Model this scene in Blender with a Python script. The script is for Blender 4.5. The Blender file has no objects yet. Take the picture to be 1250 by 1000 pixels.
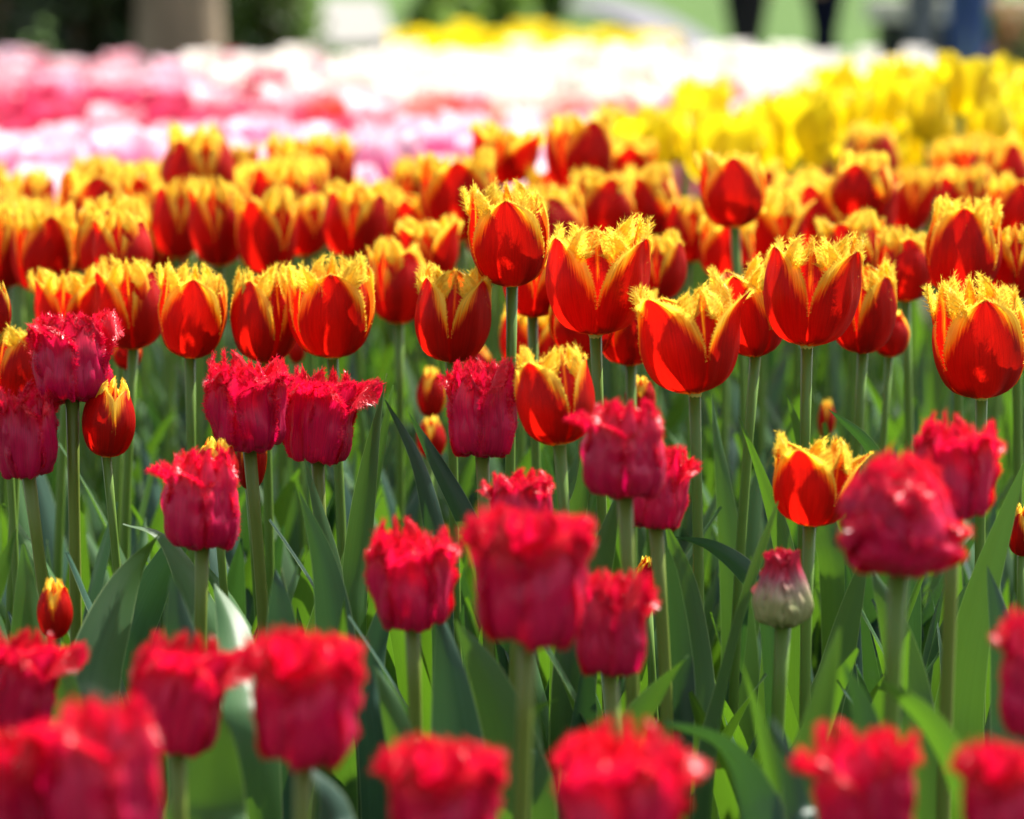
import bpy, math, random
from math import sin, cos, pi, radians, sqrt, exp
from mathutils import Vector, Matrix, noise
rnd = random.Random(7)
S = bpy.context.scene
COL = S.collection

# ------------------------------------------------------------------ camera
H = 0.72                       # camera height above the bed
F = 4180.0                     # focal length in pixels of a 1250 px wide frame
PITCH = math.atan(500.0 / F)   # horizon along the top edge of the picture
cd = bpy.data.cameras.new('camera')
cam = bpy.data.objects.new('camera', cd)
COL.objects.link(cam)
cam.location = (0, 0, H)
cam.rotation_euler = (pi / 2 - PITCH, 0, 0)
cd.sensor_width = 36.0
cd.lens = 36.0 * F / 1250.0
cd.clip_start = 0.05
cd.clip_end = 2000
cd.dof.use_dof = True
cd.dof.focus_distance = F / 1930.0
cd.dof.aperture_fstop = 6.6
S.camera = cam

# ------------------------------------------------------------------ light
SUN_EL, SUN_AZ = radians(58), radians(44)     # sun behind the bed, to the right
w = bpy.data.worlds.new('World')
S.world = w
w.use_nodes = True
nt = w.node_tree
sky = nt.nodes.new('ShaderNodeTexSky')
sky.sky_type = 'NISHITA'
sky.sun_disc = False
sky.sun_elevation = SUN_EL
sky.sun_rotation = SUN_AZ
sky.dust_density = 3.0
sky.ozone_density = 0.6
haz = nt.nodes.new('ShaderNodeHueSaturation')      # thin bright cloud: a paler sky than a clear one
haz.inputs['Saturation'].default_value = 0.45
nt.links.new(sky.outputs[0], haz.inputs['Color'])
nt.links.new(haz.outputs[0], nt.nodes['Background'].inputs[0])
nt.nodes['Background'].inputs[1].default_value = 0.10
sd = bpy.data.lights.new('sun', 'SUN')
sd.energy = 5.0
sd.angle = radians(0.5)
sd.color = (1.0, 0.94, 0.85)
sun = bpy.data.objects.new('sun', sd)
COL.objects.link(sun)
sdir = Vector((sin(SUN_AZ) * cos(SUN_EL), cos(SUN_AZ) * cos(SUN_EL), sin(SUN_EL)))
sun.rotation_euler = sdir.to_track_quat('Z', 'Y').to_euler()
S.view_settings.view_transform = 'Standard'
S.view_settings.look = 'None'
S.view_settings.exposure = 1.55
S.view_settings.gamma = 1.0
S.render.engine = 'CYCLES'
S.cycles.max_bounces = 8
S.cycles.transmission_bounces = 6
S.cycles.sample_clamp_indirect = 6.0

FWD = Vector((0, cos(PITCH), -sin(PITCH)))
UPV = Vector((0, sin(PITCH), cos(PITCH)))
RIGHT = Vector((1, 0, 0))
CAM = Vector((0, 0, H))


def at(px, py, s):
    """world point seen at photo pixel (px, py) where one metre is s pixels"""
    return CAM + RIGHT * ((px - 625) / s) + UPV * (-(py - 500) / s) + FWD * (F / s)


# ------------------------------------------------------------------ object helpers
def tag(o, label=None, cat=None, group=None, kind=None):
    if label: o['label'] = label
    if cat: o['category'] = cat
    if group: o['group'] = group
    if kind: o['kind'] = kind
    return o


def mesh(name, verts, faces, mats, uvs=None, attr=None, midx=None, smooth=True):
    me = bpy.data.meshes.new(name)
    me.from_pydata([tuple(v) for v in verts], [], faces)
    for m in (mats if isinstance(mats, (list, tuple)) else [mats]):
        me.materials.append(m)
    if uvs:
        ul = me.uv_layers.new(name='UVMap')
        buf = [0.0] * (2 * len(me.loops))
        for i, l in enumerate(me.loops):
            buf[2 * i], buf[2 * i + 1] = uvs[l.vertex_index]
        ul.data.foreach_set('uv', buf)
    if attr:
        a = me.attributes.new('tone', 'FLOAT', 'POINT')
        a.data.foreach_set('value', attr)
    if midx:
        me.polygons.foreach_set('material_index', midx)
    if smooth:
        me.polygons.foreach_set('use_smooth', [True] * len(me.polygons))
    me.update()
    return me


def link(name, data, parent=None, loc=(0, 0, 0)):
    o = bpy.data.objects.new(name, data)
    COL.objects.link(o)
    o.location = loc
    if parent: o.parent = parent
    return o


class MB:
    """collects geometry of one mesh"""
    def __init__(s): s.v, s.f, s.uv, s.t, s.m = [], [], [], [], []
    def add(s, v, f, uv=None, t=None, m=0):
        b = len(s.v)
        s.v += v
        s.f += [tuple(i + b for i in q) for q in f]
        s.uv += uv if uv else [(0.5, 0.5)] * len(v)
        s.t += t if t else [0.0] * len(v)
        s.m += [m] * len(f)
    def build(s, name, mats, smooth=True):
        return mesh(name, s.v, s.f, mats, s.uv, s.t, s.m, smooth)


def interp(tab, x):
    if x <= tab[0][0]: return tab[0][1]
    for (a, p), (b, q) in zip(tab, tab[1:]):
        if x <= b:
            k = (x - a) / (b - a)
            return p + (q - p) * k
    return tab[-1][1]


def catmull(tab, x):
    n = len(tab)
    if x <= tab[0][0]: return tab[0][1]
    if x >= tab[-1][0]: return tab[-1][1]
    for i in range(n - 1):
        if x <= tab[i + 1][0]:
            x0, x1 = tab[i][0], tab[i + 1][0]
            t = (x - x0) / (x1 - x0)
            p1, p2 = tab[i][1], tab[i + 1][1]
            m1 = (p2 - tab[i - 1][1]) / (x1 - tab[i - 1][0]) if i > 0 else (p2 - p1) / (x1 - x0)
            m2 = (tab[i + 2][1] - p1) / (tab[i + 2][0] - x0) if i < n - 2 else (p2 - p1) / (x1 - x0)
            h = x1 - x0
            return ((2*t**3 - 3*t*t + 1) * p1 + (t**3 - 2*t*t + t) * h * m1 + (-2*t**3 + 3*t*t) * p2 + (t**3 - t*t) * h * m2)


# ------------------------------------------------------------------ materials
def new_mat(name):
    m = bpy.data.materials.new(name)
    m.use_nodes = True
    m.node_tree.nodes.clear()
    return m, m.node_tree.nodes, m.node_tree.links


def N(ns, t, **kw):
    n = ns.new(t)
    for k, v in kw.items(): setattr(n, k, v)
    return n


def ramp(ns, stops):
    r = ns.new('ShaderNodeValToRGB')
    e = r.color_ramp.elements
    while len(e) < len(stops): e.new(0.5)
    for i, (p, c) in enumerate(stops):
        e[i].position = p
        e[i].color = (*c, 1)
    return r


def stretched_noise(ns, ls, sx, sy, detail=3, rough=0.55):
    uv = N(ns, 'ShaderNodeUVMap', uv_map='UVMap')
    oi = N(ns, 'ShaderNodeObjectInfo')
    mp = N(ns, 'ShaderNodeVectorMath', operation='MULTIPLY')
    mp.inputs[1].default_value = (sx, sy, 1)
    ls.new(uv.outputs[0], mp.inputs[0])
    sc = N(ns, 'ShaderNodeMath', operation='MULTIPLY')
    sc.inputs[1].default_value = 37.0
    ls.new(oi.outputs['Random'], sc.inputs[0])
    ad = N(ns, 'ShaderNodeVectorMath', operation='ADD')
    ls.new(mp.outputs[0], ad.inputs[0])
    ls.new(sc.outputs[0], ad.inputs[1])
    nz = N(ns, 'ShaderNodeTexNoise')
    nz.inputs['Scale'].default_value = 1.0
    nz.inputs['Detail'].default_value = detail
    nz.inputs['Roughness'].default_value = rough
    ls.new(ad.outputs[0], nz.inputs['Vector'])
    return nz


def petal_mat(name, outer, inner, trans=0.5, rough=0.45, sheen=0.0, feather=0.4, tint=(1, 1, 1), bump=0.25, spec=0.4):
    """outer / inner: ramps over the 'tone' attribute (0 blade, 1 margin); inner side of the petal uses inner"""
    m, ns, ls = new_mat(name)
    at_ = N(ns, 'ShaderNodeAttribute', attribute_name='tone')
    nz = stretched_noise(ns, ls, 38, 2.0, 4, 0.65)
    a = N(ns, 'ShaderNodeMath', operation='MULTIPLY_ADD')
    a.inputs[1].default_value = feather
    a.inputs[2].default_value = -feather * 0.5
    ls.new(nz.outputs['Fac'], a.inputs[0])
    b = N(ns, 'ShaderNodeMath', operation='ADD', use_clamp=True)
    ls.new(a.outputs[0], b.inputs[0]); ls.new(at_.outputs['Fac'], b.inputs[1])
    r1, r2 = ramp(ns, outer), ramp(ns, inner)
    ls.new(b.outputs[0], r1.inputs[0]); ls.new(b.outputs[0], r2.inputs[0])
    geo = N(ns, 'ShaderNodeNewGeometry')
    mx = N(ns, 'ShaderNodeMix', data_type='RGBA')
    ls.new(geo.outputs['Backfacing'], mx.inputs[0])
    ls.new(r1.outputs[0], mx.inputs[6]); ls.new(r2.outputs[0], mx.inputs[7])
    # fine veins and blotches of the petal itself
    nz2 = stretched_noise(ns, ls, 60, 3.0, 3, 0.6)
    vr = ramp(ns, [(0.3, (0.68, 0.68, 0.68)), (0.7, (1.15, 1.15, 1.15))])
    ls.new(nz2.outputs['Fac'], vr.inputs[0])
    mv = N(ns, 'ShaderNodeMix', data_type='RGBA', blend_type='MULTIPLY')
    mv.inputs[0].default_value = 0.8
    ls.new(mx.outputs[2], mv.inputs[6]); ls.new(vr.outputs[0], mv.inputs[7])
    hs = N(ns, 'ShaderNodeHueSaturation')
    oi = N(ns, 'ShaderNodeObjectInfo')
    mr = N(ns, 'ShaderNodeMapRange'); mr.inputs[3].default_value = 0.88; mr.inputs[4].default_value = 1.12
    ls.new(oi.outputs['Random'], mr.inputs[0]); ls.new(mr.outputs[0], hs.inputs['Value'])
    ls.new(mv.outputs[2], hs.inputs['Color'])
    p = N(ns, 'ShaderNodeBsdfPrincipled')
    p.inputs['Roughness'].default_value = rough
    p.inputs['Specular IOR Level'].default_value = spec
    p.inputs['Sheen Weight'].default_value = sheen
    p.inputs['Sheen Roughness'].default_value = 0.35
    p.inputs['Sheen Tint'].default_value = (*tint, 1)
    ls.new(hs.outputs[0], p.inputs['Base Color'])
    bp = N(ns, 'ShaderNodeBump')
    bp.inputs['Strength'].default_value = bump
    bp.inputs['Distance'].default_value = 0.001
    ls.new(nz2.outputs['Fac'], bp.inputs['Height']); ls.new(bp.outputs[0], p.inputs['Normal'])
    tr = N(ns, 'ShaderNodeBsdfTranslucent')
    ls.new(hs.outputs[0], tr.inputs[0])
    ms = N(ns, 'ShaderNodeMixShader'); ms.inputs[0].default_value = trans
    ls.new(p.outputs[0], ms.inputs[1]); ls.new(tr.outputs[0], ms.inputs[2])
    out = N(ns, 'ShaderNodeOutputMaterial')
    ls.new(ms.outputs[0], out.inputs[0])
    return m


def leaf_mat(name, c1, c2, tcol, trans=0.32, rough=0.4, rim=(0.35, 0.45, 0.22)):
    m, ns, ls = new_mat(name)
    nz = stretched_noise(ns, ls, 34, 1.2, 3, 0.5)
    big = stretched_noise(ns, ls, 2, 3, 2, 0.5)
    r = ramp(ns, [(0.25, c1), (0.75, c2)])
    ad = N(ns, 'ShaderNodeMath', operation='ADD'); ml = N(ns, 'ShaderNodeMath', operation='MULTIPLY')
    ls.new(nz.outputs['Fac'], ad.inputs[0]); ls.new(big.outputs['Fac'], ad.inputs[1])
    ls.new(ad.outputs[0], ml.inputs[0]); ml.inputs[1].default_value = 0.5
    ls.new(ml.outputs[0], r.inputs[0])
    uv = N(ns, 'ShaderNodeUVMap', uv_map='UVMap')
    sx = N(ns, 'ShaderNodeSeparateXYZ'); ls.new(uv.outputs[0], sx.inputs[0])
    d = N(ns, 'ShaderNodeMath', operation='SUBTRACT'); d.inputs[1].default_value = 0.5
    ls.new(sx.outputs[0], d.inputs[0])
    ab = N(ns, 'ShaderNodeMath', operation='ABSOLUTE'); ls.new(d.outputs[0], ab.inputs[0])
    er = N(ns, 'ShaderNodeMapRange'); er.inputs[1].default_value = 0.475; er.inputs[2].default_value = 0.492
    ls.new(ab.outputs[0], er.inputs[0])
    hs = N(ns, 'ShaderNodeHueSaturation')
    oi = N(ns, 'ShaderNodeObjectInfo')
    mr = N(ns, 'ShaderNodeMapRange'); mr.inputs[3].default_value = 0.7; mr.inputs[4].default_value = 1.3
    ls.new(oi.outputs['Random'], mr.inputs[0]); ls.new(mr.outputs[0], hs.inputs['Value'])
    ls.new(r.outputs[0], hs.inputs['Color'])
    mx = N(ns, 'ShaderNodeMix', data_type='RGBA')
    ls.new(er.outputs[0], mx.inputs[0]); ls.new(hs.outputs[0], mx.inputs[6]); mx.inputs[7].default_value = (*rim, 1)
    p = N(ns, 'ShaderNodeBsdfPrincipled')
    p.inputs['Roughness'].default_value = rough
    p.inputs['Specular IOR Level'].default_value = 0.3
    ls.new(mx.outputs[2], p.inputs['Base Color'])
    bp = N(ns, 'ShaderNodeBump'); bp.inputs['Strength'].default_value = 0.18; bp.inputs['Distance'].default_value = 0.001
    ls.new(nz.outputs['Fac'], bp.inputs['Height']); ls.new(bp.outputs[0], p.inputs['Normal'])
    tr = N(ns, 'ShaderNodeBsdfTranslucent'); tr.inputs[0].default_value = (*tcol, 1)
    ms = N(ns, 'ShaderNodeMixShader'); ms.inputs[0].default_value = trans
    ls.new(p.outputs[0], ms.inputs[1]); ls.new(tr.outputs[0], ms.inputs[2])
    out = N(ns, 'ShaderNodeOutputMaterial'); ls.new(ms.outputs[0], out.inputs[0])
    return m


def plain_mat(name, c1, c2, scale=20, rough=0.6, bump=0.3, dist=0.005, trans=0.0, stretch=(1, 1, 1), spec=0.4):
    m, ns, ls = new_mat(name)
    tc = N(ns, 'ShaderNodeTexCoord')
    mp = N(ns, 'ShaderNodeMapping'); mp.inputs['Scale'].default_value = stretch
    ls.new(tc.outputs['Object'], mp.inputs[0])
    nz = N(ns, 'ShaderNodeTexNoise'); nz.inputs['Scale'].default_value = scale; nz.inputs['Detail'].default_value = 6
    ls.new(mp.outputs[0], nz.inputs['Vector'])
    r = ramp(ns, [(0.3, c1), (0.7, c2)])
    ls.new(nz.outputs['Fac'], r.inputs[0])
    p = N(ns, 'ShaderNodeBsdfPrincipled'); p.inputs['Roughness'].default_value = rough
    p.inputs['Specular IOR Level'].default_value = spec
    ls.new(r.outputs[0], p.inputs['Base Color'])
    bp = N(ns, 'ShaderNodeBump'); bp.inputs['Strength'].default_value = bump; bp.inputs['Distance'].default_value = dist
    ls.new(nz.outputs['Fac'], bp.inputs['Height']); ls.new(bp.outputs[0], p.inputs['Normal'])
    out = N(ns, 'ShaderNodeOutputMaterial')
    if trans:
        tr = N(ns, 'ShaderNodeBsdfTranslucent'); ls.new(r.outputs[0], tr.inputs[0])
        ms = N(ns, 'ShaderNodeMixShader'); ms.inputs[0].default_value = trans
        ls.new(p.outputs[0], ms.inputs[1]); ls.new(tr.outputs[0], ms.inputs[2]); ls.new(ms.outputs[0], out.inputs[0])
    else:
        ls.new(p.outputs[0], out.inputs[0])
    return m


RED, ORA, YEL = (0.45, 0.005, 0.002), (0.82, 0.17, 0.008), (0.88, 0.62, 0.03)
M_YR = petal_mat('flame_petal', [(0.32, RED), (0.52, (0.84, 0.14, 0.004)), (0.68, (0.93, 0.50, 0.015)), (1, (0.95, 0.75, 0.085))],
                 [(0.1, (0.80, 0.10, 0.006)), (0.45, (0.90, 0.28, 0.006)), (0.8, (0.94, 0.50, 0.015)), (1, (0.95, 0.76, 0.10))],
                 trans=0.57, rough=0.48, sheen=0.0, feather=0.95, spec=0.22)
M_RD = petal_mat('crimson_petal', [(0.2, (0.68, 0.003, 0.088)), (0.9, (0.78, 0.006, 0.050))],
                 [(0.2, (0.66, 0.003, 0.016)), (0.9, (0.74, 0.010, 0.03))],
                 trans=0.45, rough=0.31, sheen=0.08, feather=0.5, tint=(1, 0.5, 0.7), bump=0.5, spec=0.4)
M_BUD = petal_mat('unripe_petal', [(0.10, (0.36, 0.38, 0.16)), (0.35, (0.50, 0.36, 0.26)), (0.6, (0.42, 0.10, 0.14)), (0.8, (0.55, 0.01, 0.05))],
                  [(0.2, (0.5, 0.2, 0.2)), (0.9, (0.6, 0.01, 0.04))], trans=0.2, rough=0.5, feather=0.9, bump=0.9)
M_YE = petal_mat('yellow_petal', [(0.2, (0.82, 0.64, 0.004)), (0.9, (0.88, 0.74, 0.015))], [(0.2, (0.82, 0.64, 0.004)), (0.9, (0.88, 0.74, 0.015))],
                 trans=0.47, rough=0.45)
M_PK = petal_mat('pink_petal', [(0.15, (0.80, 0.17, 0.38)), (0.5, (0.88, 0.42, 0.58)), (0.9, (0.93, 0.80, 0.84))],
                 [(0.2, (0.85, 0.55, 0.7)), (0.9, (0.9, 0.82, 0.88))], trans=0.45, rough=0.45)
M_WH = petal_mat('white_petal', [(0.2, (0.84, 0.80, 0.72)), (0.9, (0.9, 0.88, 0.84))], [(0.2, (0.86, 0.82, 0.72)), (0.9, (0.9, 0.88, 0.84))],
                 trans=0.4, rough=0.45)
M_PP = petal_mat('pale_pink_petal', [(0.2, (0.80, 0.30, 0.38)), (0.9, (0.90, 0.74, 0.78))], [(0.2, (0.86, 0.5, 0.55)), (0.9, (0.9, 0.78, 0.8))],
                 trans=0.42, rough=0.45)
M_CR = petal_mat('rose_red_petal', [(0.2, (0.62, 0.01, 0.09)), (0.9, (0.74, 0.10, 0.20))], [(0.2, (0.70, 0.01, 0.08)), (0.9, (0.8, 0.12, 0.2))],
                 trans=0.42, rough=0.4)
M_SA = petal_mat('salmon_petal', [(0.2, (0.74, 0.08, 0.05)), (0.9, (0.82, 0.30, 0.26))], [(0.2, (0.8, 0.1, 0.05)), (0.9, (0.84, 0.34, 0.28))],
                 trans=0.42, rough=0.4)
M_LEAF = leaf_mat('tulip_leaf', (0.022, 0.062, 0.022), (0.044, 0.110, 0.034), (0.12, 0.28, 0.012), 0.25, .46, rim=(.22, .3, .13))
M_LEAF2 = leaf_mat('bluish_tulip_leaf', (0.018, 0.050, 0.036), (0.034, 0.082, 0.055), (0.06, 0.17, 0.015), 0.16, 0.40, rim=(.22, .3, .16))
M_STEM = plain_mat('tulip_stem', (0.075, 0.155, 0.016), (0.12, 0.22, 0.030), 60, 0.45, 0.15, 0.001, 0.12, (1, 1, 0.15))
M_STEMR = plain_mat('brownish_tulip_stem', (0.10, 0.15, 0.016), (0.145, 0.20, 0.030), 60, 0.45, 0.15, 0.001, 0.12, (1, 1, 0.15))
M_PIS = plain_mat('pistil', (0.3, 0.4, 0.08), (0.5, 0.5, 0.12), 80, 0.5, 0.2, 0.001, 0.1)

# ------------------------------------------------------------------ petals
class Petal:
    """surface P(u, v): u across (-1..1), v from the base (0) to the tip (1)"""
    def __init__(s, R, Z, W, **k):
        s.R, s.Z, s.W = R, Z, W
        s.rs = k.get('rs', 1.0); s.open = k.get('open', 0.0); s.curl = k.get('curl', 0.0)
        s.ruf = k.get('ruf', 0.0); s.rf = k.get('rf', 9.0); s.ph = k.get('ph', 0.0)
        s.topr = k.get('topr', 0.0); s.wr = k.get('wr', 0.0); s.zs = k.get('zs', 1.0); s.flat = k.get('flat', 1.0)
        s.seed = k.get('seed', 0.0); s.skew = k.get('skew', 0.0); s.fork = k.get('fork', 0.0); s.tip = k.get('tip', 0.0)
        s.ws = k.get('ws', 1.0); s.fold = k.get('fold', 0.0)
    def P(s, u, v):
        vv = min(max(v, 0), 1.06)
        r = catmull(s.R, min(vv, 1)) * s.rs
        z = catmull(s.Z, min(vv, 1)) * s.zs
        if vv > 1: z += (vv - 1) * 0.05
        k = max(0.0, v - 0.35)
        r += s.open * k * k * 0.07
        z -= abs(s.open) * k * k * 0.02
        if v > 0.7: r += s.tip * (v - 0.7) ** 2 * 0.3
        hw = max(catmull(s.W, min(vv, 1)), 0.0004) * s.ws
        x = u * hw
        rc = max(r, 0.006) * s.flat
        a = x / rc
        a = max(-1.9, min(1.9, a))
        d = s.curl * abs(u) ** 4 * (0.3 + v)
        d += s.ruf * abs(u) ** 2.5 * sin(s.rf * v * (1.3 if u > 0 else 1.0) + s.ph + (2.0 if u > 0 else 0)) * min(1, v * 2.5)
        d += s.topr * max(0, v - 0.5) ** 2 * 4 * sin(4.2 * u + s.ph * 1.7)
        d += s.wr * noise.noise(Vector((u * 3.2 + s.seed, v * 2.0, s.seed * 1.3)))
        d += s.wr * 0.5 * noise.noise(Vector((u * 8 + s.seed, v * 4.0, s.seed * 2.3)))
        d -= s.fold * exp(-(u / 0.12) ** 2) * v
        if s.fork: z += s.fork * cos(3.0 * u * pi) * max(0, v - 0.6) * 0.02
        rr = rc + d
        return Vector((r - rc + rr * cos(a), rr * sin(a) + s.skew * v * v * 0.01, z + s.wr * 0.6 * noise.noise(Vector((u * 4, s.seed, v)))))


def spike(mb, p, d, side, L, wd, tone, uv, rg, hook=0.35):
    d = d.normalized()
    b = Vector((rg.uniform(-1, 1), rg.uniform(-1, 1), rg.uniform(-0.6, 1))) * hook
    q1 = p + d * L * 0.5 + b * L * 0.15
    q2 = p + d * L + b * L * 0.6
    s_ = side * wd
    i = len(mb.v)
    mb.v += [p - s_, p + s_, q1 + s_ * 0.6, q1 - s_ * 0.6, q2]
    mb.uv += [uv] * 5
    mb.t += [tone] * 5
    mb.f += [(i, i + 1, i + 2, i + 3), (i + 3, i + 2, i + 4)]
    mb.m += [0, 0]
    return q1, q2


def petal_mesh(name, pt, mat, tone, nu=16, nv=20, fringe=None, seed=1, rot=0.0):
    """fringe: dict(v0, step, len, width, rows, branch)"""
    rg = random.Random(seed)
    mb = MB()
    for j in range(nv + 1):
        v = (j / nv) ** 0.9
        for i in range(nu + 1):
            u = -1 + 2 * i / nu
            mb.v.append(pt.P(u, v)); mb.uv.append((u * .5 + .5, v)); mb.t.append(tone(u, v))
    for j in range(nv):
        for i in range(nu):
            a = j * (nu + 1) + i
            mb.f.append((a, a + 1, a + nu + 2, a + nu + 1)); mb.m.append(0)
    if fringe:
        v0 = fringe['v0']
        # walk the margin: left edge, top edge, right edge
        edge = []
        NS = 70
        for i in range(NS): edge.append((-1.0, v0 + (1 - v0) * i / NS))
        topn = 24
        for i in range(topn + 1): edge.append((-1 + 2 * i / topn, 1.0))
        for i in range(NS): edge.append((1.0, 1 - (1 - v0) * (i + 1) / NS))
        pts = [pt.P(u, v) for u, v in edge]
        for row in range(fringe['rows']):
            acc = 0.0
            for k in range(1, len(edge)):
                seg = (pts[k] - pts[k - 1]).length
                acc += seg
                while acc > fringe['step']:
                    acc -= fringe['step']
                    t = rg.random()
                    u = edge[k - 1][0] * (1 - t) + edge[k][0] * t
                    v = edge[k - 1][1] * (1 - t) + edge[k][1] * t
                    hgt = (v - v0) / (1 - v0)
                    inset = row * fringe.get('inset', 0.05) * (0.4 + 0.6 * rg.random())
                    uu = u * (1 - inset); vv = v - inset * 0.55 * (1 if abs(u) < 0.99 else 0.45)
                    p = pt.P(uu, vv)
                    pin = pt.P(uu * 0.86 if abs(u) > 0.95 else uu, vv - (0.02 if abs(u) > 0.95 else 0.05))
                    out = (p - pin)
                    if out.length < 1e-6: continue
                    out.normalize()
                    tv = pt.P(uu, vv + 0.01) - pt.P(uu, vv - 0.01)
                    tu = pt.P(uu + 0.03, vv) - pt.P(uu - 0.03, vv)
                    if tv.length < 1e-7 or tu.length < 1e-7: continue
                    nrm = tu.cross(tv)
                    if nrm.length < 1e-10: continue
                    nrm.normalize()
                    d = out + nrm * (rg.uniform(-.5, .5) + (rg.choice((-1, 1)) * rg.uniform(.3, 1.1) if row else 0)) \
                        + Vector((rg.uniform(-.4, .4), rg.uniform(-.4, .4), rg.uniform(-.2, .5)))
                    L = fringe['len'] * (0.35 + 0.65 * hgt) * rg.uniform(0.5, 1.35)
                    side = (pts[k] - pts[k - 1])
                    side = side.normalized() if side.length > 1e-8 else tu.normalized()
                    tn = tone(uu, vv)
                    tn = tn + (1 - tn) * min(1, fringe.get('tone', 0.8))
                    q1, q2 = spike(mb, p - out * 0.0004, d, side, L, fringe['width'], tn, (uu * .5 + .5, vv), rg)
                    if rg.random() < fringe['branch']:
                        for _ in range(rg.choice((1, 2))):
                            spike(mb, q1, d.normalized() + Vector((rg.uniform(-1, 1), rg.uniform(-1, 1), rg.uniform(-.5, 1))), side, L * 0.5,
                                  fringe['width'] * 0.6, tn, (uu * .5 + .5, vv), rg)
    if rot:
        Rm = Matrix.Rotation(rot, 3, 'Z')
        mb.v = [Rm @ p for p in mb.v]
    return mb


def sstep(a, b, x):
    t = max(0, min(1, (x - a) / (b - a)))
    return t * t * (3 - 2 * t)


# profiles (metres), the cup of the single fringed tulip
YR_R = [(0, .003), (.06, .012), (.14, .0215), (.28, .0285), (.45, .0318), (.62, .0318), (.8, .0305), (1, .0300)]
YR_Z = [(0, .000), (.06, .0022), (.14, .0075), (.28, .0190), (.45, .0325), (.62, .0460), (.8, .0585), (1, .0710)]
YR_WO = [(0, .006), (.1, .018), (.25, .0290), (.45, .0325), (.6, .0300), (.75, .0252), (.88, .0165), (.96, .0072), (1, .0014)]
YR_WI = [(0, .005), (.15, .0150), (.35, .0240), (.55, .0290), (.72, .0305), (.86, .0285), (.95, .0215), (1, .0140)]
RD_R = [(0, .003), (.08, .0120), (.18, .0225), (.28, .0280), (.42, .0300), (.6, .0295), (.8, .0285), (.92, .0285), (1, .0295)]
RD_Z = [(0, .000), (.08, -.0035), (.18, -.0050), (.28, .0020), (.42, .0140), (.6, .0280), (.8, .0420), (.92, .0500), (1, .0550)]
RD_W = [(0, .007), (.1, .0160), (.22, .0260), (.4, .0310), (.65, .0315), (.85, .0285), (.95, .0235), (1, .0170)]
RD_WI = [(0, .005), (.3, .0200), (.6, .0260), (.85, .0260), (1, .0180)]


def tone_yr_outer(u, v):
    a = abs(u)
    lim = interp([(0, 1.3), (.3, 1.2), (.45, 0.98), (.6, .76), (.75, .57), (.9, .54), (1, .75)], v)
    t = 0.5 + (a - lim) / 0.32 * 0.5
    if v < 0.07: t = max(t, 0.75 - v * 6)
    return max(0.0, min(1.0, t))


def tone_yr_inner(u, v):
    a = abs(u)
    lim = interp([(0, 1.25), (.3, 1.05), (.45, .86), (.6, .70), (.76, .52), (.88, .28), (1, .0)], v)
    t = 0.5 + (a - lim) / 0.42 * 0.5
    t = max(t, 0.62 * exp(-(a / 0.035) ** 2) * sstep(.35, .7, v))
    if v < 0.07: t = max(t, 0.7 - v * 6)
    return max(0.0, min(1.0, t))


def tone_top(u, v): return max(0.0, min(1.0, sstep(.45, 1, v) * 0.8 + 0.25 * abs(u) ** 3))
def tone_pink(u, v): return max(0.0, min(1.0, sstep(.35, 1.0, v) * 0.75 + 0.2 * abs(u) ** 3))
def tone_bud(u, v): return max(0.0, min(1.0, 0.05 + 0.9 * sstep(.35, .95, v) + 0.05 * u))


def pistil_mesh(name, sc=1.0):
    """receptacle, pistil and six stamens in the middle of a flower"""
    mb = MB()
    def tube(pts, rs, n=7):
        vs, fs = [], []
        for p, r in zip(pts, rs):
            for i in range(n):
                a = 2 * pi * i / n
                vs.append(Vector(p) + Vector((cos(a) * r, sin(a) * r, 0)))
        for k in range(len(pts) - 1):
            for i in range(n):
                j = (i + 1) % n
                fs.append((k * n + i, k * n + j, (k + 1) * n + j, (k + 1) * n + i))
        fs.append(tuple(range(len(vs) - n, len(vs))))
        mb.add(vs, fs)
    tube([(0, 0, -.004 * sc), (0, 0, -.001 * sc), (0, 0, .0015 * sc), (0, 0, .003 * sc)], [.0034 * sc, .0046 * sc, .0055 * sc, .004 * sc], 10)
    tube([(0, 0, .003 * sc), (0, 0, .018 * sc), (0, 0, .022 * sc), (0, 0, .024 * sc)], [.003 * sc, .0028 * sc, .0044 * sc, .0026 * sc])
    for k in range(6):
        a = k * pi / 3
        tube([(cos(a) * .005 * sc, sin(a) * .005 * sc, .002 * sc), (cos(a) * .008 * sc, sin(a) * .008 * sc, .012 * sc),
              (cos(a) * .0085 * sc, sin(a) * .0085 * sc, .013 * sc), (cos(a) * .010 * sc, sin(a) * .010 * sc, .022 * sc)],
             [.0006 * sc, .0006 * sc, .0014 * sc, .0008 * sc], 5)
    return mb.build(name, [M_PIS])


PIS = pistil_mesh('flower_head')


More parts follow.
